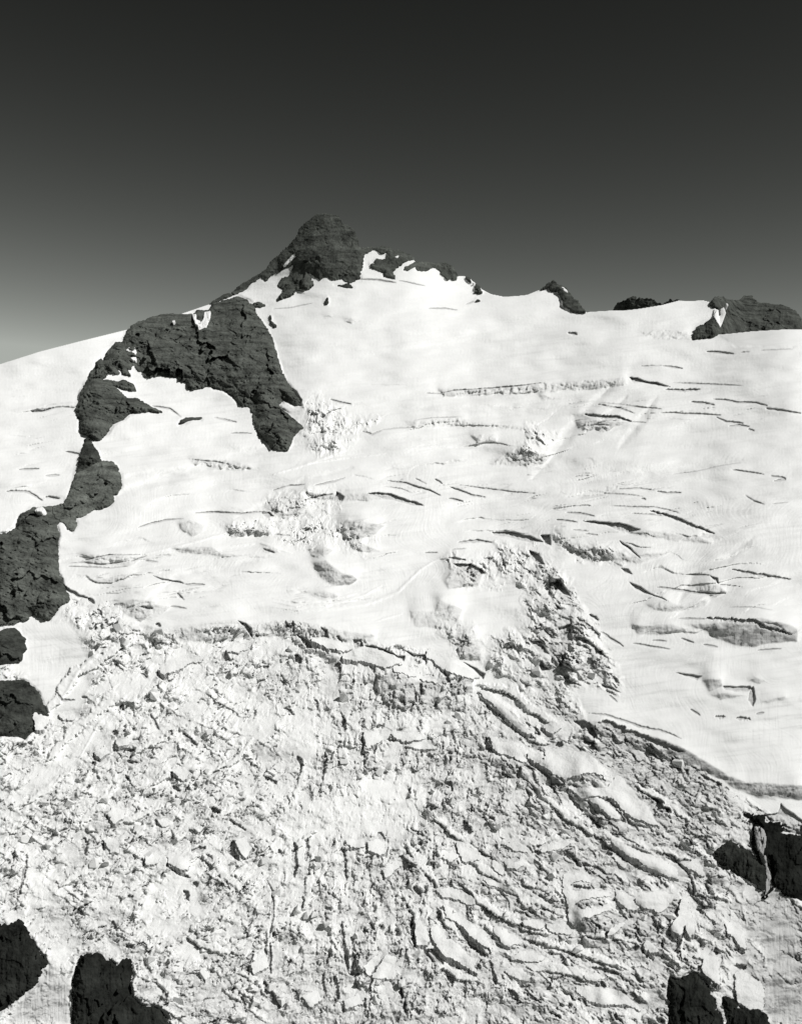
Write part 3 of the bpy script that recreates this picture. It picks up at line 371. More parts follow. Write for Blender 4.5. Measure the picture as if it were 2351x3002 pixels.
# seracs and snow topped slabs: (label, height, outline)
SLAB = [
 ('smooth snow tongue with a dark hooked upper left end',12,'H 380,160 430,170 480,210 600,240 650,300 700,370 690,385 600,355 520,320 450,300 410,260 400,210'),
 ('broad smooth snow terrace split by a thin crack',12,'H 700,300 760,310 830,370 860,270 1060,265 1120,300 1200,305 1290,380 1340,470 1360,560 1330,500 1260,475 1190,470 1100,500 1010,525 920,480 880,450 800,400 780,390 700,350'),
 ('large white snow shelf sweeping down right below the cracked terrace',12,'H 1040,580 1150,600 1260,610 1380,590 1450,480 1520,540 1600,650 1690,740 1750,830 1810,920 1740,900 1600,860 1520,810 1450,720 1370,670 1250,665 1160,690 1080,630'),
 ('narrow snow strip just under the large white shelf',9,'H 1180,690 1300,680 1380,740 1490,840 1440,860 1370,820 1290,740'),
 ('longest white snow blade on the right half, above a dark undercut',12,'g 110,725 180,740 250,780 330,800 400,830 500,860 600,920 640,960 655,1030 600,1020 520,990 420,940 330,880 240,840 180,790'),
 ('small white leaf shaped slab under the upper end of the longest blade',8,'g 120,840 170,850 230,910 245,950 190,920 140,880'),
 ('white chip shaped slab left of the oval rock face',9,'g 745,860 800,870 840,930 860,990 840,1010 760,960 690,920 660,895 740,895'),
 ('white snow platform with an oval grey ice lens',9,'g 300,1180 340,1150 440,1130 530,1125 620,1160 560,1250 500,1300 440,1270 380,1260 310,1230'),
 ('triangular white slab left of the platform with the ice lens',9,'g 150,1120 220,1140 280,1200 340,1260 260,1275 200,1240 150,1180'),
 ('tall forked white ice pinnacle between dark clefts',16,'g 680,1180 720,1190 740,1240 750,1300 770,1370 785,1450 740,1500 700,1400 690,1430 660,1480 600,1440 590,1400 640,1320 660,1240'),
 ('small white fin right of the forked pinnacle',10,'g 850,1300 900,1280 940,1310 960,1380 900,1340'),
 ('rounded pale ice hump near the right edge, above the bottom right wall',12,'g 1020,1380 1080,1360 1150,1390 1180,1480 1190,1600 1140,1560 1090,1490 1040,1460'),
 ('pale hanging ice sheet directly above the bottom right rock wall',14,'g 760,1640 830,1600 880,1540 900,1640 970,1650 975,1760 980,1890 920,1840 850,1780 830,1730 850,1670'),
 ('smooth pale snow apron right of the bottom right rock wall',12,'g 1100,1780 1150,1750 1200,1780 1250,1830 1300,1850 1330,1900 1330,2070 1200,2060 1120,2000 1100,1900'),
 ('flat snow slab at the bottom edge left of the bottom right rock wall',10,'K 1180,1080 1300,1080 1400,1100 1500,1110 1560,1150 1620,1200 1660,1260 1560,1210 1400,1210 1290,1190 1200,1120'),
 ('pale curved slab left of the forked pinnacle',10,'g 90,1440 150,1390 250,1370 180,1430 120,1480 90,1480'),
 ('upright triangular block in dark ice left of the hanging sheet',12,'g 360,1560 400,1510 450,1550 500,1620 440,1610 380,1590'),
 ('white wedge block beside a thin dark cleft, low centre right',9,'K 330,40 420,60 480,120 510,170 450,190 390,190 350,120'),
 ('small white lens block right of the wedge block',8,'K 590,180 640,190 680,250 680,285 640,270 590,220'),
 ('pale square slab right of the small white lens',8,'K 670,180 760,190 810,180 820,220 770,240 700,230'),
 ('bow tie shaped white chip under the lens block',7,'K 525,310 600,320 650,340 720,390 760,420 690,390 630,370 560,350'),
 ('long flat pale slab at the head of the lower ice ribs',9,'K 170,380 300,380 400,410 450,450 475,490 430,500 330,450 240,440'),
 ('long white rib running down right in the lower icefall',12,'K 240,500 300,510 400,590 490,660 580,770 600,830 540,790 460,740 400,670 340,620 270,590'),
 ('smooth white rib to the right of the long rib',11,'K 600,640 700,680 790,740 800,770 710,800 660,760 610,700'),
 ('rounded white loaf with a dark shadow line under it',10,'K 805,620 850,595 950,600 970,640 960,670 890,660 820,645'),
 ('lumpy white slab joined to the right of the loaf',8,'K 970,620 1060,640 1170,680 1160,715 1060,700 990,670'),
 ('branching smooth snow patch with three arms to the right',9,'K 1100,280 1200,270 1320,300 1310,330 1200,330 1150,350 1190,400 1310,390 1400,400 1460,440 1350,440 1250,460 1190,480 1200,520 1300,540 1420,500 1430,530 1350,570 1250,590 1190,640 1140,620 1130,500 1100,400'),
 ('pointed white slab below the loaf, bottom centre right',9,'K 720,880 790,830 880,830 980,880 930,900 860,910 780,890'),
 ('white slab with a ragged top, lowest of the lens row',9,'K 670,970 720,940 800,950 860,1010 850,1040 780,1030 720,1000'),
 ('bright crumbling ice rib above a long dark trench',14,'K 150,650 200,650 260,700 265,740 320,750 380,810 440,870 500,895 460,930 490,990 430,960 340,900 250,860 200,800 160,730'),
 ('upright pale block at the head of the dark trench',12,'K 40,600 100,620 140,700 130,790 60,780 45,700'),
 ('small white triangle between two dark clefts near the bottom edge',8,'K 610,1000 680,1040 640,1055'),
 ('thin white sliver right of the ragged slab',7,'K 850,940 940,930 990,960 910,975'),
 ('grey shaded oblong slab low on the right side',8,'K 1250,990 1350,990 1390,1020 1330,1045 1260,1030'),
 ('smooth snow saddle with a dark pit at its right end',8,'K 620,60 760,40 830,80 850,120 760,110 680,70'),
 ('smooth snow bowl rim right of the dark pit',9,'K 940,90 1000,50 1100,30 1170,40 1110,90 1000,110 945,125'),
 ('big snow capped serac table overhanging the central ice cliff',16,'D 430,690 500,650 560,635 650,650 740,690 810,745 760,745 700,760 640,750 590,730 540,720 440,710'),
 ('snow ledge between the two tiers of the central ice cliff',12,'D 200,580 300,580 420,600 500,640 440,660 340,640 260,600'),
 ('long banded ice beam right of the serac table',9,'D 750,760 820,770 900,810 900,830 820,800 760,790'),
 ('short square ended ice beam at the right of the central cliff',9,'D 920,820 1000,840 1050,850 1020,860 930,840'),
 ('long white snow ramp descending right from the central cliff',13,'D 1280,900 1340,920 1420,980 1500,1060 1560,1130 1640,1190 1560,1160 1480,1100 1400,1010 1320,950'),
 ('smooth snow roof above the right end of the central cliff',12,'D 970,640 1060,680 1150,740 1250,790 1310,830 1240,830 1130,800 1050,760 960,690'),
 ('upper tilted snow tile with a dark left corner, mid icefall',10,'G 975,145 1100,130 1200,130 1280,185 1180,205 1110,212 1040,200'),
 ('lower tilted snow tile just beneath the upper one, mid icefall',9,'G 1090,245 1200,215 1290,205 1380,270 1290,275 1240,275 1160,262'),
 ('tall pale fin with a sharp shadowed edge, mid icefall',10,'G 755,140 800,120 880,150 930,180 880,220 820,250 790,270 765,210'),
 ('square white block with layered bands, lower middle',14,'G 790,1040 860,1030 910,1040 940,1080 930,1150 870,1150 800,1120'),
 ('flat banded block left of the square layered block',11,'G 600,1030 760,1030 760,1100 640,1090'),
 ('smooth white hump right of the dark gash, lower middle',10,'G 1410,1170 1500,1120 1560,1170 1480,1220'),
 ('long smooth snow block with a dark left end, upper left icefall',13,'F 560,350 640,290 720,260 850,265 830,300 750,310 700,350 640,370 600,380'),
 ('small smooth snow wedge below the left part of the ice cliff',10,'F 1000,230 1080,190 1150,170 1120,220 1060,245'),
 ('rounded white block over a dark cave, left icefall',11,'F 165,875 230,820 260,870 200,910'),
 ('flat white block right of the cave, left icefall',9,'F 300,800 400,760 380,820 310,830'),
 ('white boulder like block over a black hollow, left of centre',12,'F 655,985 740,960 760,1000 720,1050 680,1010'),
 ('pale kite shaped block with a black left edge, lower left',11,'I 670,510 710,455 770,480 780,530 720,570'),
 ('small flat block with a dark corner right of the kite block',9,'I 975,540 1050,530 1060,580 1020,585'),
 ('square pale block in the left of the paired slabs, lower left',10,'I 905,760 1000,765 990,810 910,830'),
 ('larger slab of the pair, with a grey shadow band below',11,'I 1050,770 1190,770 1180,860 1120,850 1060,815'),
 ('round topped white serac beside the largest black hole',14,'I 1470,670 1540,640 1570,720 1540,790 1490,720'),

 ('leaning pale block with a dark left edge, above the wide slab',9,'I 650,670 740,660 750,750 690,745'),
 ('diamond shaped slab left of the dark gash, bottom centre',10,'J 1200,290 1320,200 1360,250 1220,360'),
 ('left half of a pale slab split by a straight crack, bottom centre',9,'J 1040,1090 1180,970 1200,990 1090,1180'),
 ('right half of a pale slab split by a straight crack, bottom centre',9,'J 1110,1190 1230,1000 1320,1010 1300,1200'),
 ('pale rounded buttress of ice on the bottom edge, left of the clefts',12,'J 520,1340 650,1290 700,1370 600,1440'),
 ('pale rounded buttress of ice on the bottom edge, right of the clefts',12,'J 870,1380 1000,1320 1030,1400 900,1450'),
 ('angular pale block between dark clefts, bottom left of centre',10,'J 100,1080 220,1000 250,1100 120,1160'),
 ('rectangular snow topped block beside the rubble at the right crest',10,'H 820,80 900,55 995,75 985,100 905,140 860,120'),
 ('white ice block leaning on the foot of the rounded dark dome',12,'e 210,1945 240,1940 270,1955 312,1968 318,2000 270,2050 222,2050 216,1990'),
 ('cushion shaped ice block right of the leaning white block',9,'e 370,1945 440,1935 490,1960 470,1985 400,1985')]
# ------------------------------------------------------------------ relief of the ice
A = blob(ROUGH[:1], 10)
for r_ in ROUGH[1:]:
    p = P(r_); w = win(p, 70)
    A[w] = np.maximum(A[w], sstep(-24, 22, poly_sd(UW[w] + 2.4 * wx[w], VW[w] + 2.4 * wy[w], p)))
SM = blob(SMOOTH, 22)
BR = blob(BARE, 60)
A *= 1 - .93 * blob(APRON[:2], 16)
AP = blob(APRON[2:], 22)
A *= 1 - .5 * AP
A *= 1 - 0.66 * SM * sstep(-.75, .1, fbm(U / 60 + 21, V / 45, 4))
A = np.clip(A * (0.75 + 0.45 * fbm(U / 130 + 9, V / 110 + 4, 3)), 0, 1)

k_dist = np.interp(vs, [800, 1100, 1900, 2900], [.45, .55, .95, 1.3])[:, None] * np.ones_like(U)
# wind and melt relief on the smooth snow, and the slow swells of the glacier
q = 20 * fbm(U / 260, V / 100 + 5, 3, .45) + 3.6 * fbm((U - .5 * V) / 260 + 8, (V + .10 * U) / 34, 3, .45) + 0.5 * fbm(U / 60 + 2, V / 18, 2)
fl = fbm(U / 500 + 30, V / 300 + 3, 2)
q += 0.42 * sstep(1150, 1500, V) * perlin((U + 60 * fl * 8) / 5.5, (V - .3 * U) / 75) * (1 - A)
q += 0.16 * perlin((V + .22 * U + 90 * fl) / 5.2, (U - .3 * V) / 70) * (1 - A)

GY = np.zeros_like(U)
for st_, spec in GREY:
    p = P(spec); w = win(p, 40)
    GY[w] = np.maximum(GY[w], st_ * sstep(-14, 16, poly_sd(UW[w] + 1.5 * wx[w], VW[w] + 1.5 * wy[w], p)))
BO = blob(BOOST, 14)
flow = fbm((U + .3 * V) / 230 + 2, (V + .16 * U) / 20 + 9, 3, .45)
gate = blob(['B -100,560 300,560 900,700 1300,820 1500,1000 1100,1000 600,900 200,1000 -200,1000', 'A 400,560 900,600 1400,700 1700,690 1700,860 1100,860 700,700', 'B 0,60 300,140 500,200 900,100 1600,130 1600,260 900,300 300,330 -200,200', 'C 0,700 500,660 900,640 1200,700 900,1040 300,1040', 'D 0,250 500,250 700,400 300,440 0,440', 'd 100,600 380,660 380,800 120,900'], 40)
hair = sstep(.085, .015, np.abs(flow)) * gate * sstep(-.05, .3, fbm(U / 70 + 3, V / 40, 2))
q -= 2.2 * hair * (1 - A)
HAIR = hair * (1 - A)
q += (.5 * fbm(U / 7 + 9, V / 4.8, 3, .6) + .14 * perlin((U + 30 * fl) / 4.6, (V + .5 * U) / 46) * sstep(-.2, .3, fbm(U / 150, V / 100 + 41, 2))) * (1 - A)
shelf_zone = blob(['W 0,960 500,960 800,800 1000,900 900,1100 620,1250 0,1250', 'W 560,1240 1000,1250 1500,1500 1645,1700 1700,1900 1000,1900 850,1560 300,1460 200,1380', 'X 250,1500 700,1480 1100,1520 1250,1700 1100,1800 400,1800', 'X 650,1300 1300,1200 1700,1180 1700,1600 1250,1500 700,1480', 'X 70,880 330,900 330,1300 70,1300', 'X 1250,850 1700,830 1700,1100 1300,1120'], 45)
ssw = (V + .15 * U) / 58 + 1.5 * fbm((U + .3 * V) / 330 + 6, V / 170 + 2, 3) + .10 * fbm(U / 30, V / 20, 3)
sid = np.floor(ssw); sfr = ssw - sid
sam = sstep(-.05, .4, perlin((U + .4 * V) / 150 + sid * 5.7, sid * .61)) * shelf_zone
q += 7.5 * k_dist * sam * (sfr * sstep(1., .90, sfr) - .35)
SHELF = sam * sstep(.885, .93, sfr) * (1 - A)
idx = np.nonzero(A > 0.03)
ua, va, ka, aa = UW[idx], VW[idx], k_dist[idx], A[idx]
wu = 9 * fbm(ua / 30, va / 30, 4, .6); wv_ = 9 * fbm(ua / 30 + 40, va / 30 + 7, 4, .6)
ua = ua + wu; va = va + wv_
w_l = sstep(1150, 650, ua); w_r = sstep(1250, 1650, ua); w_m = np.clip(1 - w_l - w_r, 0, 1)
rough = np.zeros(len(ua)); pits = np.zeros(len(ua)); ribs = np.zeros(len(ua)); tops = np.zeros(len(ua)); cracks = np.zeros(len(ua)); gr_ = GY[idx]; bo_ = BO[idx]; tongue = np.zeros(len(ua))
for ang, ww in ((-42, w_l), (-88, w_m), (38, w_r)):
    m = ww > 0.01
    c, s = math.cos(math.radians(ang)), math.sin(math.radians(ang))
    x = (ua[m] * c + va[m] * s); y = (-ua[m] * s + va[m] * c)
    z = np.zeros(m.sum())
    kk = ka[m]
    z += 9.0 * fbm(x / (120 if ang != -88 else 66) + 3, y / 42 + ang, 5, .58, True) * kk
    big = sstep(-.25, .4, fbm(x / 110 + 8, y / 80 + 5, 2))
    for (sc, amp, gr) in ((46, 14, .3), (21, 8.0, .22), (9.5, 3.6, .1)):
        f_, e_ = worley(x / (sc * (1.7 if ang != -88 else 1.2)) + ang, y / sc)
        z += amp * (f_ * 1.1 - gr * sstep(.14, 0, e_)) * np.clip(kk, .5, 1.1) * (big if sc > 40 else 1)
    z += 3.2 * fbm(x / (34 if ang != -88 else 20) + 9, y / 13, 4, .6, True) * kk
    pit = fbm(x / 26 + 61, y / 13 + 17, 3, .55)
    for (lx, ly, o_) in ((46, 17, 5), (24, 30, 37), (70, 12, 71)):
        l_ = np.abs(fbm(x / lx + o_, y / ly + ang, 3, .5))
        ln = sstep(.055, .0, l_) * sstep(-.2, .25, fbm(x / 60 + o_, y / 60, 2))
        z -= 3.6 * ln * kk; cracks[m] += ln * ww[m]
    um, vm_ = ua[m], va[m]
    if ang == 38: al, ac, lam, av = (um + vm_) * .707, (vm_ - um) * .707, 50.0, 15.0
    elif ang == -88: al, ac, lam, av = vm_, -um, 44.0, 11.0
    else: al, ac, lam, av = (um * .85 - vm_ * .5), (vm_ * .85 - um * .5), 38.0, 11.0
    sw = ac / lam + 1.5 * fbm(al / 190 + ang, ac / 120, 3) + .16 * fbm(al / 24, ac / 24, 3)
    idn = np.floor(sw); fr = sw - idn
    am = sstep(-.12, .35, perlin(al / 105 + idn * 7.31, idn * .37 + ang))
    prof = fr * sstep(1.0, .88, fr)
    z += av * kk * am * (prof - .35)
    ribs[m] += am * sstep(.86, .94, fr) * ww[m]; tops[m] += am * sstep(.3, .5, fr) * sstep(.9, .84, fr) * ww[m]
    z = z + 14.0 * fbm(um / 210 + 4, vm_ / 120 + ang, 4, .5, True) * kk
    pt = sstep(.30, .46, pit); z -= 17 * pt * kk
    p2 = sstep(.36, .5, fbm(x / 70 + 31, y / 36 + 27, 3, .5)); z -= 22 * p2 * kk; pt = np.maximum(pt, .8 * p2)
    tn = fbm(x / 95 + 2.5 * ang, y / 27 + 3, 4, .5) + .25 * fbm(x / 300, y / 150 + ang, 2)
    tg = (1 - .7 * gr_[m]) * sstep(.02, .16, tn) * (1.0 if ang == 38 else .75)
    z = z * (1 - .72 * tg) + tg * 7.0 * kk * (.6 + 1.2 * np.clip(tn, 0, .8))
    rough[m] += z * ww[m]; pits[m] += pt * ww[m]; tongue[m] += tg * ww[m]
patchy = sstep(-.55, .35, fbm(ua / 85 + 4, va / 60 + 1, 3))
q[idx] += rough * aa * (0.16 + 1.08 * patchy) * (1 + .5 * bo_)
crumb, ce = worley(ua / 5.5, va / 5.0)
q[idx] += 1.3 * crumb * aa * (0.35 + 1.0 * sstep(-.1, .5, fbm(ua / 50 + 14, va / 40 + 11, 3)))
AR = np.zeros_like(U); AR[idx] = aa

ICE_SHADE = BR * A * (0.42 + 0.9 * np.clip(fbm(U / 55 + 7, V / 38 + 2, 4) + .35, 0, 1))  # bare ice amount; shade in cracks, pits and faces is painted into it
ICE_SHADE += 0.22 * A
TG = np.zeros_like(U); TG[idx] = tongue
fine = fbm(U / 13 + 5, V / 9 + 15, 4, .62)
TP = np.zeros_like(U); TP[idx] = tops
ICE_SHADE = ICE_SHADE * (1 - .85 * TG) * (1 - .7 * TP) * (1 + 1.1 * fine) 
ICE_SHADE *= (1 - .5 * SM) * (.55 + .45 * sstep(900, 1500, U + .4 * (V - 2200)))
ICE_SHADE = np.maximum(ICE_SHADE, GY * (.85 + .7 * fine) * (1 - .5 * TG) * (1 - .6 * TP))
melt = fbm(U / 9 + 3, V / 90 + 8, 4, .6)
ICE_SHADE = np.maximum(ICE_SHADE, AP * (1.0 + 1.1 * melt)); q += AP * 3.5 * melt
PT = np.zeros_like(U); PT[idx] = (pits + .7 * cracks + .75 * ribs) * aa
ICE_SHADE = np.maximum(ICE_SHADE, HAIR * .6)
ICE_SHADE = np.maximum(ICE_SHADE, SHELF * .62 * sstep(-.6, .3, fbm(U / 14, V / 30, 3)))
ICE_SHADE = np.maximum(ICE_SHADE, PT * (.55 + .45 * sstep(900, 1500, U + .4 * (V - 2200))))  # shade of pits, fine cracks and rib faces painted as dark ice
STR = np.zeros_like(U)
band = fbm((U - .45 * V) / 260 + 12, (V + .14 * U) / 15 + 2, 4, .6)
band2 = fbm(U / 6.5 + 1.5 * fl, (V - .2 * U) / 110 + 2, 3, .6)
firn = sstep(1000, 1250, V + .1 * U) * (.20 * sstep(-.05, .4, band) + .16 * sstep(0, .4, band2) * sstep(-.1, .3, fbm(U / 200 + 77, V / 130, 2)))
firn *= .35 + .9 * sstep(-.25, .25, fbm(U / 240 + 55, V / 130 + 5, 3))
ICE_SHADE = np.maximum(ICE_SHADE, firn * (1 - A))

delta = np.zeros_like(U)
stg = np.zeros_like(U)                       # steepness of the painted faces
for st, bare_shade, spec in SCARP:
    p = P(spec); w = win(p, 12)
    sd = poly_sd(U[w] + wx[w] * .6, V[w] + wy[w] * .6, p)
    m = sstep(-2.5, 3.5, sd)
    stg[w] = np.maximum(stg[w], m * st)
    lay = 0.5 + 0.5 * np.sin((V[w] + wy[w] * 1.6 + .10 * U[w]) / (1.7 * k_dist[w] + .5))
    ICE_SHADE[w] = np.maximum(ICE_SHADE[w], m * (bare_shade * .8 + .7 * bare_shade * lay * sstep(-.3, .3, fbm(U[w] / 40, V[w] / 12, 2))))  # layered bare ice; shade of the wall is put into its tone
    STR[w] = np.maximum(STR[w], m)
    q[w] += m * (2.4 * (lay - .5) + 1.7 * fbm(U[w] / 18, V[w] / 30, 4, .6) * k_dist[w])
row = np.zeros(NU)
KD = np.exp(-.5 * (np.arange(-3, 4) / (4.2 / STEP)) ** 2); KD /= KD.sum()
for j in range(NV - 2, -1, -1):
    row = row * math.exp(-STEP / 70.0)
    row = np.convolve(np.pad(row, 3, mode='edge'), KD, mode='valid')
    row = row - G0[j] * STEP * stg[j] * .85
    delta[j] = row
delta = blur(delta, 2)

def stroke(p, wd, jag=1.0):
    w = win(p, wd * 2 + 10)
    uu, vv = U[w] + wx[w] * .5 * jag, V[w] + wy[w] * .5 * jag
    uu = uu + 1.6 * jag * perlin(U[w] / 7, V[w] / 7); vv = vv + 1.6 * jag * perlin(U[w] / 7 + 30, V[w] / 7)
    seg = np.sqrt(((p[1:] - p[:-1]) ** 2).sum(1)); tot = seg.sum(); acc = 0
    best = np.full(uu.shape, 1e9); tt = np.zeros(uu.shape)
    for i in range(len(p) - 1):
        d, t = seg_d(uu, vv, p[i], p[i + 1])
        n = d < best
        best = np.where(n, d, best); tt = np.where(n, (acc + t * seg[i]) / tot, tt)
        acc += seg[i]
    half = wd * .58 * (0.06 + 0.94 * np.clip(4 * tt * (1 - tt), 0, 1) ** .6) * (1 + (.2 if wd < 6 else .5) * perlin(U[w] / (4 + wd * 1.3), V[w] / (4 + wd * 1.3) + wd))
    return w, half - best

dig = np.zeros_like(U)
RB = np.zeros_like(U)
for wd, spec in RIBS:
    p = P(spec)
    w, s_ = stroke(p, wd, 2.6)
    m = sstep(-2.5, 4, s_)
    q[w] = q[w] * (1 - .8 * m) + m * (13 + 4 * fbm(U[w] / 26, V[w] / 20, 3))
    RB[w] = np.maximum(RB[w], m)
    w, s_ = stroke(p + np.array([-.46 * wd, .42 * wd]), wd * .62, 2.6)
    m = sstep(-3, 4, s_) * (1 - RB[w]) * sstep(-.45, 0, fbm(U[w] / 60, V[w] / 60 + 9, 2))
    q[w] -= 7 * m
    ICE_SHADE[w] = np.maximum(ICE_SHADE[w], .95 * m)  # shaded lower-left flank of the rib, painted dark
ICE_SHADE *= 1 - .85 * RB
for wd, dq, spec in TROUGH:
    w, s_ = stroke(P(spec), wd * 1.6, .5)
    q[w] -= dq * 1.5 * sstep(-wd * .6, wd * .9, s_)
    ICE_SHADE[w] = np.maximum(ICE_SHADE[w], .3 * sstep(-wd * .3, wd * .7, s_) * sstep(-.3, .3, fbm(U[w] / 40, V[w] / 20, 3)))
for wd, spec in RIDGE:
    w, s_ = stroke(P(spec), wd, .3)
    m = sstep(-wd * .4, wd * .5, s_)
    q[w] += m * 2.6
    ICE_SHADE[w] *= 1 - m
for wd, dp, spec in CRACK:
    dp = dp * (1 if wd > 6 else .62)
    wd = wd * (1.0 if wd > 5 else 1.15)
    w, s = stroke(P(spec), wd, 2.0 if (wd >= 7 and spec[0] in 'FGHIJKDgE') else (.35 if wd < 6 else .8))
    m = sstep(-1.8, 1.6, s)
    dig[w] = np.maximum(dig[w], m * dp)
    ICE_SHADE[w] = np.maximum(ICE_SHADE[w], sstep(-1.5, .8, s) * 1.0)  # ice in the crack; its low tone also paints the shade inside
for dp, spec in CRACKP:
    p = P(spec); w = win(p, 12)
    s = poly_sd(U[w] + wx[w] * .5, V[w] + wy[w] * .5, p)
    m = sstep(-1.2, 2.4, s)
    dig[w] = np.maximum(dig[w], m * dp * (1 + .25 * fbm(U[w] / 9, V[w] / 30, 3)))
    ICE_SHADE[w] = np.maximum(ICE_SHADE[w], sstep(-1.5, 1.5, s) * .95)  # shade inside the outline painted along with its ice tone

# ground stays below the rocks and slabs that stand on it
for item in ROCKS:
    if 'serrated' in item[2]: continue
    p = P(item[6]); w = win(p, 6)
    s = poly_sd(UW[w], VW[w], p); m = sstep(-8, 2, s)
    q[w] = q[w] * (1 - m) + np.minimum(q[w], 0) * m * .3
    dig[w] *= 1 - sstep(-3, 3, s)
QB = blur(blur(q, 6), 5)
for item in SLAB:
    p = P(item[2]); w = win(p, 20)
    s = poly_sd(U[w], V[w], p)
    cu, cv = p.mean(0); ex = max(np.ptp(p[:, 0]), np.ptp(p[:, 1])) * .5 + 4
    up = 1 - np.clip(.5 + ((V[w] - cv) * .8 - (U[w] - cu) * .45) / ex * .55, 0, 1)
    m = sstep(-5 - 10 * up, 2, s)
    q[w] = q[w] * (1 - m) + (QB[w] - 1.2 * sstep(0, 4, s) + 1.5 * fbm(U[w] / 12, V[w] / 9, 3)) * m
    dig[w] *= 1 - sstep(-2, 2, s)
DSS = D0 + delta - G0 * QB

DS = D0 + delta                                  # smooth ground
DT = DS - G0 * q + G0 * dig * DIG_K
ICE_SHADE = np.clip(ICE_SHADE, 0, 1)

# ------------------------------------------------------------------ materials
def new_mat(name):
    m = bpy.data.materials.new(name); m.use_nodes = True
    t = m.node_tree; t.nodes.clear()
    o = t.nodes.new('ShaderNodeOutputMaterial')
    return m, t, o
def node(t, typ, **kw):
    n = t.nodes.new(typ)
    for k, v in kw.items():
        if k.startswith('i'): n.inputs[int(k[1:])].default_value = v
        else: setattr(n, k, v)
    return n
def noise(t, vec, scale, detail=4, rough=.55):
    n = t.nodes.new('ShaderNodeTexNoise'); n.inputs['Scale'].default_value = scale
    n.inputs['Detail'].default_value = detail; n.inputs['Roughness'].default_value = rough
    t.links.new(vec, n.inputs['Vector']); return n.outputs['Fac']
def mrange(t, v, a, b, c, d):
    n = t.nodes.new('ShaderNodeMapRange'); t.links.new(v, n.inputs[0])
    for k, x in enumerate((a, b, c, d)): n.inputs[k + 1].default_value = x
    return n.outputs[0]
def mth(t, op, a, b):
    n = t.nodes.new('ShaderNodeMath'); n.operation = op
    for k, x in enumerate((a, b)):
        if isinstance(x, (int, float)): n.inputs[k].default_value = x
        else: t.links.new(x, n.inputs[k])
    return n.outputs[0]
def stretch(t, vec, s):
    n = t.nodes.new('ShaderNodeVectorMath'); n.operation = 'MULTIPLY'
    t.links.new(vec, n.inputs[0]); n.inputs[1].default_value = s
    return n.outputs[0]

def ice_material(name, snow, ice, use_attr=True, const=0.0, bump=0.6):
    m, t, o = new_mat(name)
    geo = t.nodes.new('ShaderNodeNewGeometry'); co = t.nodes.new('ShaderNodeTexCoord').outputs['Object']
    sepn = t.nodes.new('ShaderNodeSeparateXYZ'); t.links.new(geo.outputs['Normal'], sepn.inputs[0])
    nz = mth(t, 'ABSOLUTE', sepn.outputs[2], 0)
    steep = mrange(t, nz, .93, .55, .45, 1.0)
    if use_attr:
        at = t.nodes.new('ShaderNodeAttribute'); at.attribute_name = 'ice_and_shade'; a = at.outputs['Fac']
        ar = t.nodes.new('ShaderNodeAttribute'); ar.attribute_name = 'broken'; rg = ar.outputs['Fac']
    else:
        v = t.nodes.new('ShaderNodeValue'); v.outputs[0].default_value = const; a = v.outputs[0]
        v2 = t.nodes.new('ShaderNodeValue'); v2.outputs[0].default_value = const; rg = v2.outputs[0]
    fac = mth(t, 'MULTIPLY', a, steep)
    n1 = noise(t, co, .11, 6, .65); n2 = noise(t, stretch(t, co, (1, 1, 3)), .5, 4, .6)
    nn = mth(t, 'ADD', mth(t, 'MULTIPLY', n1, .6), mth(t, 'MULTIPLY', n2, .4))
    fac = mth(t, 'MULTIPLY', fac, mrange(t, nn, .35, .62, .62, 1.15))
    fac = mth(t, 'MINIMUM', fac, 1.0)
    n3 = noise(t, co, .035, 8, .65)
    sn = mrange(t, n3, .3, .7, snow - .025, snow + .015)
    icv = mrange(t, nn, .3, .7, ice * .75, ice * 1.25)
    mixn = t.nodes.new('ShaderNodeMix'); mixn.data_type = 'FLOAT'
    t.links.new(fac, mixn.inputs[0]); t.links.new(sn, mixn.inputs[2]); t.links.new(icv, mixn.inputs[3])
    comb = t.nodes.new('ShaderNodeVectorMath'); comb.operation = 'SCALE'; comb.inputs[0].default_value = (.995, 1, .99)
    t.links.new(mixn.outputs[0], comb.inputs['Scale'])
    b = t.nodes.new('ShaderNodeBump'); b.inputs['Distance'].default_value = 1.0
    b.inputs['Strength'].default_value = bump
    hb = noise(t, co, .55, 5, .7)
    t.links.new(mth(t, 'MULTIPLY', hb, mth(t, 'ADD', mth(t, 'MULTIPLY', rg, 1.0), .06)), b.inputs['Height'])
    d = t.nodes.new('ShaderNodeBsdfDiffuse'); d.inputs['Roughness'].default_value = .3
    t.links.new(comb.outputs[0], d.inputs['Color']); t.links.new(b.outputs[0], d.inputs['Normal'])
    t.links.new(d.outputs[0], o.inputs[0])
    return m
_rock = {}
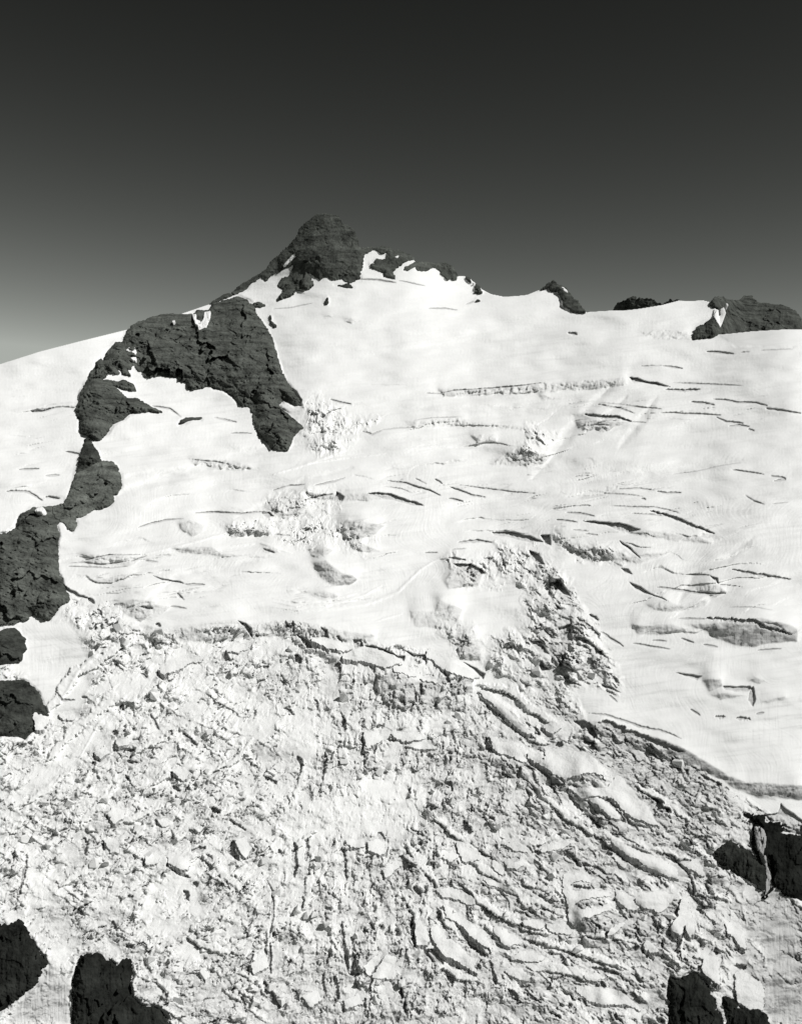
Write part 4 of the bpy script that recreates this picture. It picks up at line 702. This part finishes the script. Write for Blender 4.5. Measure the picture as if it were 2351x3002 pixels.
def rock_material(tone):
    if tone in _rock: return _rock[tone]
    m, t, o = new_mat('dark_rock_%02d' % int(tone * 20))
    co = t.nodes.new('ShaderNodeTexCoord').outputs['Object']
    n1 = noise(t, co, .022, 8, .68); n2 = noise(t, stretch(t, co, (1, 1, .35)), .16, 5, .7)
    n3 = noise(t, stretch(t, co, (.25, .25, 2.2)), .03, 5, .6)
    nn = mth(t, 'ADD', mth(t, 'ADD', mth(t, 'MULTIPLY', n1, .4), mth(t, 'MULTIPLY', n2, .3)), mth(t, 'MULTIPLY', n3, .3))
    v = mrange(t, nn, .40, .60, ROCK_A * tone * .32, ROCK_A * tone * 1.85)
    comb = t.nodes.new('ShaderNodeVectorMath'); comb.operation = 'SCALE'; comb.inputs[0].default_value = (.94, 1, .91)
    t.links.new(v, comb.inputs['Scale'])
    b = t.nodes.new('ShaderNodeBump'); b.inputs['Distance'].default_value = 3.0; b.inputs['Strength'].default_value = .8
    t.links.new(noise(t, stretch(t, co, (1, 1, .5)), .12, 8, .75), b.inputs['Height'])
    d = t.nodes.new('ShaderNodeBsdfDiffuse'); d.inputs['Roughness'].default_value = .6
    t.links.new(comb.outputs[0], d.inputs['Color']); t.links.new(b.outputs[0], d.inputs['Normal'])
    t.links.new(d.outputs[0], o.inputs[0])
    _rock[tone] = m
    return m
M_ICE = ice_material('glacier_ice', .80, .235)
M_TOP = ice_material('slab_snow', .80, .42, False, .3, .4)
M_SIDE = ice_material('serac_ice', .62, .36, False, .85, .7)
M_PATCH = ice_material('patch_snow', .80, .5, False, .03, .2)
M_BLOCK = ice_material('block_ice', .80, .50, False, .5, .5)
M_FALL = ice_material('falling_water', .5, .25, False, .7, .4)

# ------------------------------------------------------------------ meshes
def pos(u, v, d):
    return np.stack([(u - CX) / F * d, d, (CY - v) / F * d], -1)

def make_mesh(name, verts, quads, mats, mat_idx=None, attrs=None, smooth=True):
    me = bpy.data.meshes.new(name)
    me.vertices.add(len(verts)); me.vertices.foreach_set('co', np.ascontiguousarray(verts, dtype=np.float32).ravel())
    me.loops.add(len(quads) * 4); me.loops.foreach_set('vertex_index', np.ascontiguousarray(quads, dtype=np.int32).ravel())
    me.polygons.add(len(quads))
    me.polygons.foreach_set('loop_start', np.arange(0, len(quads) * 4, 4, dtype=np.int32))
    me.polygons.foreach_set('loop_total', np.full(len(quads), 4, dtype=np.int32))
    for m in mats: me.materials.append(m)
    if mat_idx is not None: me.polygons.foreach_set('material_index', np.asarray(mat_idx, dtype=np.int32))
    me.polygons.foreach_set('use_smooth', np.full(len(quads), smooth, dtype=bool))
    for k, a in (attrs or {}).items():
        at = me.attributes.new(k, 'FLOAT', 'POINT'); at.data.foreach_set('value', np.ascontiguousarray(a, dtype=np.float32).ravel())
    me.update(calc_edges=True)
    ob = bpy.data.objects.new(name, me); C.objects.link(ob)
    return ob

def tag(o, label, cat, group=None):
    o['label'] = label; o['category'] = cat
    if group: o['group'] = group
    return o

def recentre(o, verts):
    c = verts.min(0) * .5 + verts.max(0) * .5; c[2] = verts[:, 2].min()
    return c

# the ice sheet: rows above the skyline roll over to the far side of the mountain
vsk = vsky[None, :]
above = np.maximum(vsk - V, 0)
VC = np.maximum(V, vsk)
jj = np.clip(np.floor((vsky - V0) / STEP).astype(int) + 1, 0, NV - 1)
dsk = DT[jj, np.arange(NU)][None, :]
DG = np.where(V < vsk, dsk, DT)
PX = pos(U, VC, DG)
n_over = above / STEP
PX[..., 1] += np.where(above > 0, 9.0 * n_over + 2, 0)
PX[..., 2] -= np.where(above > 0, 3.0 * n_over + 0.09 * n_over ** 2 * STEP / 2, 0)
ids = np.arange(NU * NV).reshape(NV, NU)
quads = np.stack([ids[1:, :-1], ids[1:, 1:], ids[:-1, 1:], ids[:-1, :-1]], -1)
crest = P('O -300,1300 60,1290 150,1280 210,1305 330,1335 470,1325 640,1315 760,1350 900,1380 1000,1435 1040,1470 1120,1525 1200,1560 1250,1535 1330,1555 1430,1595 1530,1660 1640,1730 1720,1755 2100,1800')
vcrest = np.interp(us, crest[:, 0], crest[:, 1])[None, :] + wy
low = (V > vcrest)[1:, :-1]
for nm, sel in (('snowfield', ~low), ('icefall', low)):
    fq = quads[sel]
    used, inv = np.unique(fq.ravel(), return_inverse=True)
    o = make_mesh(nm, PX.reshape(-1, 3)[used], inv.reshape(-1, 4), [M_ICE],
                  attrs={'ice_and_shade': ICE_SHADE.ravel()[used], 'broken': np.maximum(AR, STR * .6).ravel()[used]})
    o['kind'] = 'structure'

def patch(name, p, depth_fn, mats, wall=(0, 10, -6), jag=4.0, wall_steps=1, step=None, hole=None, wall_jit=0.0, ragged=0.0, split=None):
    """a body whose front is the outline p and whose rim runs back into the mountain; returns object"""
    st = step or STEP
    x0, y0 = p.min(0) - 3 * st; x1, y1 = p.max(0) + 3 * st
    uu, vv = np.meshgrid(np.arange(x0, x1, st), np.arange(y0, y1, st))
    jx = jag * (fbm(uu / 22, vv / 22, 3) + .6 * perlin(uu / 7.3, vv / 7.3) * 1.0)
    jx = jx + ragged * perlin(uu / 4.3, vv / 4.3)
    jy = jag * (fbm(uu / 22 + 33, vv / 22, 3) + .6 * perlin(uu / 7.3, vv / 7.3 + 60) * 1.0)
    sd = poly_sd(uu + jx, vv + jy, p)
    if hole is not None: sd = np.minimum(sd, hole(uu, vv))
    ins = sd > 0
    f = ins[:-1, :-1] & ins[1:, :-1] & ins[:-1, 1:] & ins[1:, 1:]
    if not f.any(): return None
    vm = np.zeros_like(ins); cnt = np.zeros(ins.shape, int)
    for a in (0, 1):
        for b in (0, 1):
            cnt[a:a + f.shape[0], b:b + f.shape[1]] += f
    rim = (cnt > 0) & (cnt < 4)
    gy, gx = np.gradient(sd, st)
    gl = np.maximum(np.sqrt(gx * gx + gy * gy), .4)
    mv = np.clip(sd, 0, st * 1.1) * rim
    u2 = uu - gx / gl * mv; v2 = vv - gy / gl * mv
    d = depth_fn(u2, v2, sd)
    Pv = pos(u2, v2, d)
    idm = -np.ones(ins.shape, int); us_ = cnt > 0
    idm[us_] = np.arange(us_.sum())
    verts = [Pv[us_]]
    q4 = np.stack([idm[1:, :-1][f], idm[1:, 1:][f], idm[:-1, 1:][f], idm[:-1, :-1][f]], -1)
    # rim edges, oriented as in their face
    fp = np.pad(f, 1)
    E = []
    no = ~fp[2:, 1:-1] & f;  E.append(np.stack([idm[1:, :-1][no], idm[1:, 1:][no]], -1))
    no = ~fp[1:-1, 2:] & f;  E.append(np.stack([idm[1:, 1:][no], idm[:-1, 1:][no]], -1))
    no = ~fp[:-2, 1:-1] & f; E.append(np.stack([idm[:-1, 1:][no], idm[:-1, :-1][no]], -1))
    no = ~fp[1:-1, :-2] & f; E.append(np.stack([idm[:-1, :-1][no], idm[1:, :-1][no]], -1))
    E = np.concatenate(E)
    rv = np.unique(E); base = verts[0]
    cur = {}
    allq = [q4]; mi = [np.zeros(len(q4), int)]
    prev = np.arange(us_.sum()); total = us_.sum()
    lut0 = prev.copy()
    wv = np.array(wall, float)
    rj = np.random.RandomState(len(rv))
    for k in range(1, wall_steps + 1):
        lut = -np.ones(us_.sum(), int); lut[rv] = total + np.arange(len(rv))
        nv = base[rv] + wv * (k / wall_steps)
        if wall_jit:
            nv = nv + wall_jit * np.stack([perlin(rv * .13 + k * 3.1, rv * 0. + k), perlin(rv * .17 + 9, rv * 0. + k * 2.), 0 * rv], -1)
        verts.append(nv); total += len(rv)
        a, b = E[:, 0], E[:, 1]
        allq.append(np.stack([lut0[b], lut0[a], lut[a], lut[b]], -1)); mi.append(np.ones(len(E), int))
        lut0 = lut
    vt = np.concatenate(verts); qd = np.concatenate(allq); mi = np.concatenate(mi)
    if len(mats) == 1: mi[:] = 0
    c = recentre(None, vt)
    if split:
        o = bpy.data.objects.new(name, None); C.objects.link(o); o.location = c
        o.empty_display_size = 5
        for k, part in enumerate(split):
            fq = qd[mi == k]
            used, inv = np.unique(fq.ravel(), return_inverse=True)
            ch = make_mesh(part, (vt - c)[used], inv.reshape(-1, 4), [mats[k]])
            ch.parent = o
        return o, (uu, vv, sd, d)
    o = make_mesh(name, vt - c, qd, mats, mi)
    o.location = c
    return o, (uu, vv, sd, d)

def sample(arr, u, v):
    x = np.clip((u - U0) / STEP, 0, NU - 1.001); y = np.clip((v - V0) / STEP, 0, NV - 1.001)
    i = x.astype(int); j = y.astype(int); fx = x - i; fy = y - j
    return (arr[j, i] * (1 - fx) * (1 - fy) + arr[j, i + 1] * fx * (1 - fy) + arr[j + 1, i] * (1 - fx) * fy + arr[j + 1, i + 1] * fx * fy)

# ------------------------------------------------------------------ rocks
DR = DT.copy()
rock_fn = []
for (nm, cat, lab, bulge, rel, tone, spec) in ROCKS:
    p = P(spec)
    far = 'serrated' in lab; right = 'right end of the skyline' in lab
    def fn(u, v, sd, bulge=bulge, rel=rel, far=far, right=right, lab=lab):
        s = np.maximum(sd, 0)
        g = sample(G0, u, v); d = sample(DS, u, v)
        if far: d = d * 0 + 6200.0 - (960 - v) * 1.2; g = g * 0 + 3.0
        if right:
            d = sample(DS, np.minimum(u, 2110), v); d = d * (0.99 + .16 * sstep(2085, 2190, u)); g = g * 0 + 3.0
        if 'waterfall' in lab or 'edge' in lab or 'bottom' in lab: k = 1.35
        else: k = 1.0
        ramp = 1 - np.exp(-s / 7)
        vert = 2.2 if tone < .52 else 1.0
        x = u * .92 + v * .38; y = (v * .92 - u * .38) / vert
        if tone < .52: x, y = u, v / 2.4
        r = 14 * fbm(x / 95, y / 75, 3, .5) + 11 * worley(x / 112 + .5 * fbm(x / 40, y / 40, 3), y / 88 + .5 * fbm(x / 40 + 9, y / 40, 3))[0] + 2.6 * worley(x / 36 + .3 * fbm(x / 14, y / 14, 2), y / 30)[0] + 3.0 * fbm(x / 30 + 5, y / 26, 5, .6, True) + .8 * worley(x / 11, y / 16)[0] + 2.6 * fbm(x / 30 + 3, y / 9, 4, .6, True) + .8 * fbm(x / 5, y / 4, 2)
        qq = 2.5 + bulge * .85 * (1 - np.exp(-s / (bulge * 1.2))) + rel * r * ramp * k
        return d - g * np.maximum(qq, .8)
    T = 60.0 if ('sky' in lab or 'summit' in lab or 'distant' in lab or 'skyline' in lab) else 26.0
    res = patch(nm, p, fn, [rock_material(tone)], wall=(0, T, -.62 * T), jag=(7.0 if tone < .52 else 3.3) if bulge > 10 else 1.5, step=1.6, ragged=2.2)
    if res is None: continue
    o, (uu, vv, sd, d) = res
    tag(o, lab, cat)
    rock_fn.append((p, fn))

def rock_depth(u, v):
    best = sample(DT, u, v)
    for p, fn in rock_fn:
        x0, y0 = p.min(0); x1, y1 = p.max(0)
        if u.max() < x0 or u.min() > x1 or v.max() < y0 or v.min() > y1: continue
        sd = poly_sd(u, v, p)
        best = np.where(sd > -2, np.minimum(best, fn(u, v, sd)), best)
    return best

for lab, spec in PATCH:
    def fn(u, v, sd):
        g = sample(G0, u, v)
        d = rock_depth(u, v)
        return d - g * (4.5 + .15 * np.minimum(sd, 12))
    res = patch('snow_patch', P(spec), fn, [M_PATCH], wall=(0, 14, -9), jag=1.2, step=1.1)
    if res: tag(res[0], lab, 'snow patch')

# the waterfall, its strands and the gaps between them
wf = P('g 1255,600 1300,605 1335,650 1350,700 1340,790 1345,860 1365,930 1388,1020 1400,1090 1375,1110 1350,1150 1335,1195 1338,1100 1352,1010 1338,930 1305,880 1275,790 1262,700')
def fallfn(u, v, sd):
    return rock_depth(u, v) - sample(G0, u, v) * (2.5 + .7 * perlin(u / 3.2, v / 30))
def fallhole(u, v):
    return 5 * (perlin(u / 4.5, v / 34) + .33)
res = patch('waterfall', wf, fallfn, [M_FALL], wall=(0, 3, -2), jag=2, hole=fallhole)
if res: tag(res[0], 'thin grey waterfall streaking down between two black rock faces', 'waterfall')

# ------------------------------------------------------------------ snow topped slabs and seracs
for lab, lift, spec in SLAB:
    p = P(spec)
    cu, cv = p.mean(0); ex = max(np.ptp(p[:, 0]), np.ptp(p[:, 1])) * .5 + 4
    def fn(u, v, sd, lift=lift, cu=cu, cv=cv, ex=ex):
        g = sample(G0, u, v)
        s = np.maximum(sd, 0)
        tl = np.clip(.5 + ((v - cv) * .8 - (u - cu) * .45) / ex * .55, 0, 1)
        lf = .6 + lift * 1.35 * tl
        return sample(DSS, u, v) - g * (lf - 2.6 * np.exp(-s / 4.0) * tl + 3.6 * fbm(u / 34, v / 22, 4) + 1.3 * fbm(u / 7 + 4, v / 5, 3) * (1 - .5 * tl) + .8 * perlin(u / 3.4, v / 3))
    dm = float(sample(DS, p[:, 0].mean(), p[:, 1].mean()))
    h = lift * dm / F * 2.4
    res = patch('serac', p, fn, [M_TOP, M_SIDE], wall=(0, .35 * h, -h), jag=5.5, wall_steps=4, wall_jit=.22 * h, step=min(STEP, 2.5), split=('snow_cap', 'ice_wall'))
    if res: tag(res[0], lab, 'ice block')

# ------------------------------------------------------------------ loose ice blocks
import bmesh
rb = random.Random(11)
made = 0; tries = 0
while made < 280 and tries < 9000:
    tries += 1
    u = rb.uniform(70, 2290); v = rb.uniform(1790, 2950)
    a = float(sample(A, np.array(u), np.array(v)))
    if a < .7: continue
    bad = False
    for it in SLAB + [(r[2], 0, r[6]) for r in ROCKS]:
        p = P(it[2])
        if p[:, 0].min() - 10 < u < p[:, 0].max() + 10 and p[:, 1].min() - 10 < v < p[:, 1].max() + 14:
            bad = True; break
    if bad and rb.random() < .93: continue
    d = float(sample(DT, np.array(u), np.array(v)))
    rpx = rb.choice([5, 6, 7, 8, 10, 13, 17, 21]); r = rpx * .8 * d / F
    bm = bmesh.new()
    for k in range(11):
        x, y, z = (rb.uniform(-1, 1) for _ in range(3))
        l = max(abs(x), abs(y), abs(z)) ** .6
        bm.verts.new((x / l * r, y / l * r, z / l * r * rb.uniform(.6, 1.0)))
    ret = bmesh.ops.convex_hull(bm, input=bm.verts)
    bmesh.ops.delete(bm, geom=[g for g in ret['geom_interior'] if isinstance(g, bmesh.types.BMVert)], context='VERTS')
    bmesh.ops.bevel(bm, geom=bm.edges[:], offset=r * .05, segments=1, affect='EDGES')
    zmin = min(w_.co.z for w_ in bm.verts)
    for w_ in bm.verts: w_.co.z -= zmin
    me = bpy.data.meshes.new('ice_block'); bm.to_mesh(me); bm.free()
    me.materials.append(M_BLOCK)
    o = bpy.data.objects.new('ice_block', me); C.objects.link(o)
    q3 = pos(u, v, d)
    o.location = (q3[0], q3[1], q3[2] - r * .5)
    o.rotation_euler = (rb.uniform(-.3, .3), rb.uniform(-.3, .3), rb.uniform(0, 6.28))
    if rpx > 9: tag(o, 'chunky angular ice block jutting from the broken icefall, several metres across', 'ice block', 'large ice blocks jutting from the icefall')
    else: tag(o, 'small angular ice block fallen among the rubble of the broken icefall', 'ice block', 'small loose ice blocks in the icefall')
    made += 1
